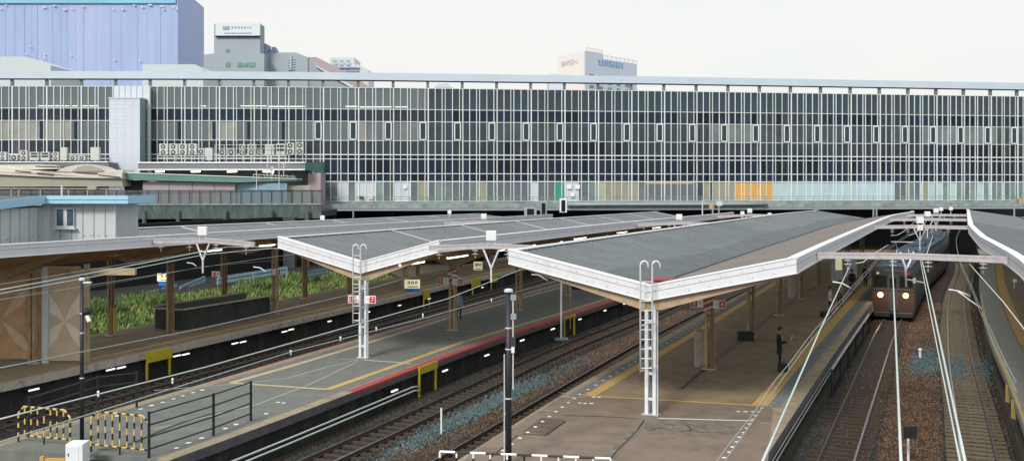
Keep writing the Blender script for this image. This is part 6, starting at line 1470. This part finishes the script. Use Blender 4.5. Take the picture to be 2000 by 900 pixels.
# ================================================================ people
def person(label, loc, rz, spec, mats, scale=1.0, hold=None):
    """spec: joint positions; grown with a skin modifier. x = right, y = forward (facing -y rotated by rz)"""
    J = dict(pelvis=(0, 0, .95), chest=(0, 0, 1.22), neck0=(0, 0, 1.43), neck=(0, -.01, 1.50), head0=(0, -.02, 1.58), head1=(0, -.03, 1.70), hl=(-.10, 0, .90), kl=(-.11, -.03, .50), al=(-.11, .02, .09), tl=(-.12, -.14, .04),
             hr=(.10, 0, .90), kr=(.11, -.03, .50), ar=(.11, .02, .09), tr=(.12, -.14, .04), sl=(-.19, 0, 1.40), el=(-.24, .03, 1.12), wl=(-.20, -.10, .90), sr=(.19, 0, 1.40), er=(.24, .03, 1.12), wr=(.20, -.10, .90))
    J.update(spec)
    R = dict(pelvis=.135, chest=.15, neck0=.10, neck=.055, head0=.075, head1=.092, hl=.095, kl=.06, al=.045, tl=.04, hr=.095, kr=.06, ar=.045, tr=.04, sl=.065, el=.045, wl=.028, sr=.065, er=.045, wr=.028)
    E = [('pelvis', 'chest'), ('chest', 'neck0'), ('neck0', 'neck'), ('neck', 'head0'), ('head0', 'head1'), ('pelvis', 'hl'), ('hl', 'kl'), ('kl', 'al'), ('al', 'tl'), ('pelvis', 'hr'), ('hr', 'kr'), ('kr', 'ar'), ('ar', 'tr'), ('neck0', 'sl'), ('sl', 'el'), ('el', 'wl'), ('neck0', 'sr'), ('sr', 'er'), ('er', 'wr')]
    names = list(J); V = [Vector(J[k]) for k in names]; RR = [R[k] for k in names]; EE = [(names.index(a), names.index(b)) for a, b in E]
    for w_, e in (('wl', 'el'), ('wr', 'er')):       # hands: palm, four fingers, thumb
        wv = Vector(J[w_]); d = (wv - Vector(J[e])).normalized(); side = d.cross(Vector((0, 0, 1))); side = side.normalized() if side.length > .1 else Vector((1, 0, 0))
        pi = len(V); V.append(wv + d * .07); RR.append(.030); EE.append((names.index(w_), pi))
        for k, (o, ln) in enumerate(((-.03, .065), (-.01, .08), (.01, .075), (.03, .06))):
            b = len(V); V += [V[pi] + d * .02 + side * o, V[pi] + d * (.02 + ln * .55) + side * o * 1.2, V[pi] + d * (.015 + ln) + side * o * 1.2 + Vector((0, 0, -.015))]; RR += [.010, .009, .008]; EE += [(pi, b), (b, b + 1), (b + 1, b + 2)]
        b = len(V); sg = 1 if w_ == 'wl' else -1; V += [wv + d * .04 + side * .035 * sg, wv + d * .08 + side * .055 * sg]; RR += [.011, .009]; EE += [(names.index(w_), b), (b, b + 1)]
    me = bpy.data.meshes.new('body'); me.from_pydata([v * scale for v in V], EE, []); o = bpy.data.objects.new('body', me); COL.objects.link(o)
    sk = o.modifiers.new('s', 'SKIN'); 
    for k, sv in enumerate(me.skin_vertices[0].data): sv.radius = (RR[k] * scale * (1.25 if names[k:k+1] and names[k] in ('pelvis', 'chest', 'neck0') else 1), RR[k] * scale * (.8 if names[k:k+1] and names[k] in ('pelvis', 'chest', 'neck0') else 1)); sv.use_root = (k == 0)
    sb_ = o.modifiers.new('u', 'SUBSURF'); sb_.levels = 2; sb_.render_levels = 2
    dg = bpy.context.evaluated_depsgraph_get(); m2 = bpy.data.meshes.new_from_object(o.evaluated_get(dg)); bpy.data.objects.remove(o)
    root = thing('person', label, 'person', tuple(loc), None); root.rotation_euler = (0, 0, rz)
    o = bpy.data.objects.new('body', m2); COL.objects.link(o); o.parent = root; m2.materials.clear()
    for m in ('skin', mats[0], mats[1], 'shoe'): m2.materials.append(M(m))
    hw = [Vector(J['wl']) * scale, Vector(J['wr']) * scale]; bare = mats[2] if len(mats) > 2 else 0
    el = [Vector(J['el']) * scale, Vector(J['er']) * scale]
    for p in m2.polygons:
        c = p.center; p.use_smooth = True
        if c.z > 1.50 * scale: p.material_index = 0
        elif min((c - h).length for h in hw) < (.24 if bare else .03) or any((c - h).dot((h - e).normalized()) > 0 and (c - h).length < .24 for h, e in zip(hw, el)): p.material_index = 0
        elif c.z > .93 * scale: p.material_index = 1
        elif c.z > .10 * scale: p.material_index = 2
        else: p.material_index = 3
    h1 = Vector(J['head1']) * scale; h0 = Vector(J['head0']) * scale
    q = MB(); q.ball(h1 + Vector((0, .018, .022)), .100 * scale, n=8, sz=1.05); q.v = [v for v in q.v]
    hair = q.build('hair', M('hair'), None, origin=(0, 0, 0), smooth=True)
    bm = bmesh.new(); bm.from_mesh(hair.data); bmesh.ops.delete(bm, geom=[v for v in bm.verts if v.co.y < h1.y - .045 * scale and v.co.z < h1.z + .04 * scale or v.co.z < h1.z - .06 * scale], context='VERTS'); bm.to_mesh(hair.data); bm.free(); hair.parent = root
    q = MB(); fc = (h0 + h1) / 2
    for s in (-1, 1): q.ball(Vector((s * .033, h1.y - .085 * scale, fc.z + .035)), .012, M('hair'), n=4); q.ball(Vector((s * .088, h1.y + .0, fc.z + .02)), .022, M('skin'), n=4, sz=1.5)
    q.prism([Vector((-.012, h1.y - .085, fc.z + .03)), Vector((.012, h1.y - .085, fc.z + .03)), Vector((.016, h1.y - .08, fc.z - .005)), Vector((-.016, h1.y - .08, fc.z - .005))], (0, -.025, 0), M('skin')); q.box((-.022, h1.y - .088, fc.z - .035), (.022, h1.y - .07, fc.z - .028), M('lips'))
    q.build('face', None, None, origin=(0, 0, 0)).parent = root
    return root
mat('skin', (0.42, 0.24, 0.16), .6, var=0); mat('hair', (0.012, 0.010, 0.010), .6, var=0); mat('lips', (0.3, .1, .09), .6, var=0); mat('shoe', (0.015, 0.013, 0.012), .4, var=0)
mat('suit', (0.012, 0.014, 0.028), .8, var=.1); mat('shirt_white', (0.62, 0.62, 0.62), .8, var=.05); mat('trouser_dark', (0.02, 0.022, 0.03), .8, var=.1); mat('shirt_blue', (0.20, 0.33, 0.42), .8, var=.15); mat('shirt_green', (0.16, 0.22, 0.17), .8, var=.15); mat('paper', (0.7, 0.7, 0.66), .7, var=.1)
a = U(1522, 722); 
r = person('man in a dark suit reading papers beside his black case', (a.x, a.y, 0), math.radians(75), dict(el=(-.22, -.08, 1.12), wl=(-.10, -.34, 1.20), er=(.22, -.08, 1.12), wr=(.10, -.34, 1.20), head1=(0, -.06, 1.69), head0=(0, -.035, 1.58)), ('suit', 'suit'), 1.05)
q = MB(); q.prism([Vector((-.05, -.10, 1.50)), Vector((.05, -.10, 1.50)), Vector((.01, -.135, 1.28)), Vector((-.01, -.135, 1.28))], (0, -.02, 0)); o = q.build('shirt_collar', M('shirt_white'), None, origin=(0, 0, 0)); o.parent = r
q = MB(); q.prism([Vector((-.24, .08, .98)), Vector((.24, .08, .98)), Vector((.26, .12, .72)), Vector((-.26, .12, .72))], (0, -.04, 0)); q.prism([Vector((-.2, -.1, .98)), Vector((.2, -.1, .98)), Vector((.23, -.13, .74)), Vector((-.23, -.13, .74))], (0, -.03, 0)); o = q.build('jacket_tail', M('suit'), None, origin=(0, 0, 0)); o.parent = r
h = Vector((a.x, a.y, 1.30)); fwd = Vector((math.sin(math.radians(75)), -math.cos(math.radians(75)), 0)); c = h + fwd * .46
sd_ = Vector((fwd.y, -fwd.x, 0)); q = MB(); q.hexa([c - sd_ * .17, c + sd_ * .02, c + sd_ * .02 + fwd * .01, c - sd_ * .17 + fwd * .01], [c - sd_ * .17 + Vector((0, 0, .22)) + fwd * .10, c + sd_ * .02 + Vector((0, 0, .24)) + fwd * .06, c + sd_ * .02 + Vector((0, 0, .24)) + fwd * .07, c - sd_ * .17 + Vector((0, 0, .22)) + fwd * .11])
q.hexa([c + sd_ * .02, c + sd_ * .18, c + sd_ * .18 + fwd * .01, c + sd_ * .02 + fwd * .01], [c + sd_ * .02 + Vector((0, 0, .24)) + fwd * .06, c + sd_ * .18 + Vector((0, 0, .20)) + fwd * .11, c + sd_ * .18 + Vector((0, 0, .20)) + fwd * .12, c + sd_ * .02 + Vector((0, 0, .24)) + fwd * .07]); tag(q.build('papers', M('paper')), 'white papers held open by the man in the dark suit', 'papers')
b = U(1523, 725); r = thing('briefcase', 'black case standing at the feet of the man in the suit', 'case', (b.x + .1, b.y - .1, 0))
q = MB(); q.box((b.x - .12, b.y - .22, 0.02), (b.x + .34, b.y - .02, .38)); q.build('case_body', M('black'), r, bevel=.04); q = MB(); q.tube([(b.x + .02, b.y - .12, .38), (b.x + .04, b.y - .12, .46), (b.x + .18, b.y - .12, .46), (b.x + .2, b.y - .12, .38)], .012, 6); q.build('handle', M('black'), r)
a = U(1621, 617)
person('man in a white shirt standing with folded arms on the large platform', (a.x, a.y, 0), math.radians(60), dict(el=(-.24, -.06, 1.14), wl=(.02, -.24, 1.20), er=(.24, -.06, 1.14), wr=(-.02, -.22, 1.26)), ('shirt_white', 'trouser_dark', 1), 1.03)
b = U(1612, 619); r = thing('bag', 'black bag on the ground beside the man in the white shirt', 'bag', (b.x, b.y, 0)); q = MB(); q.box((b.x - .3, b.y - .15, .0), (b.x + .3, b.y + .15, .36)); q.build('bag_body', M('black'), r, bevel=.08); q = MB(); q.tube([(b.x - .12, b.y, .36), (b.x, b.y, .5), (b.x + .12, b.y, .36)], .015, 6); q.build('handle', M('black'), r)
a = U(1641, 600)
person('person in a pale green top standing behind the man in the white shirt', (a.x, a.y, 0), math.radians(200), {}, ('shirt_green', 'trouser_dark'), 1.0)
a = U(1664, 572); person('distant person in dark clothes on the large platform', (a.x, a.y, 0), math.radians(150), {}, ('suit', 'trouser_dark'), 1.0)
a = U(1690, 560); person('distant person in dark clothes waiting near the yellow line by the train', (a.x, a.y, 0), math.radians(120), {}, ('trouser_dark', 'suit'), 1.0)
a = U(896, 624)
r = person('person in a loose pale blue top seen from behind on the middle platform', (a.x, a.y, 0), math.radians(170), dict(el=(-.22, -.05, 1.14), wl=(-.14, -.24, 1.12), er=(.22, -.05, 1.14), wr=(.14, -.24, 1.12)), ('shirt_blue', 'trouser_dark'), 1.0)
q = MB(); q.tube([Vector((0, 0, 1.48)), Vector((0, 0, 1.3)), Vector((0, 0, .82))], [.10, .22, .30], 14, cap=False); o = q.build('cape', M('shirt_blue'), None, origin=(0, 0, 0), smooth=True); o.parent = r
a = U(914, 556); 
# hidden props clean up
for o in list(bpy.data.objects):
    if '_w' in o: del o['_w']
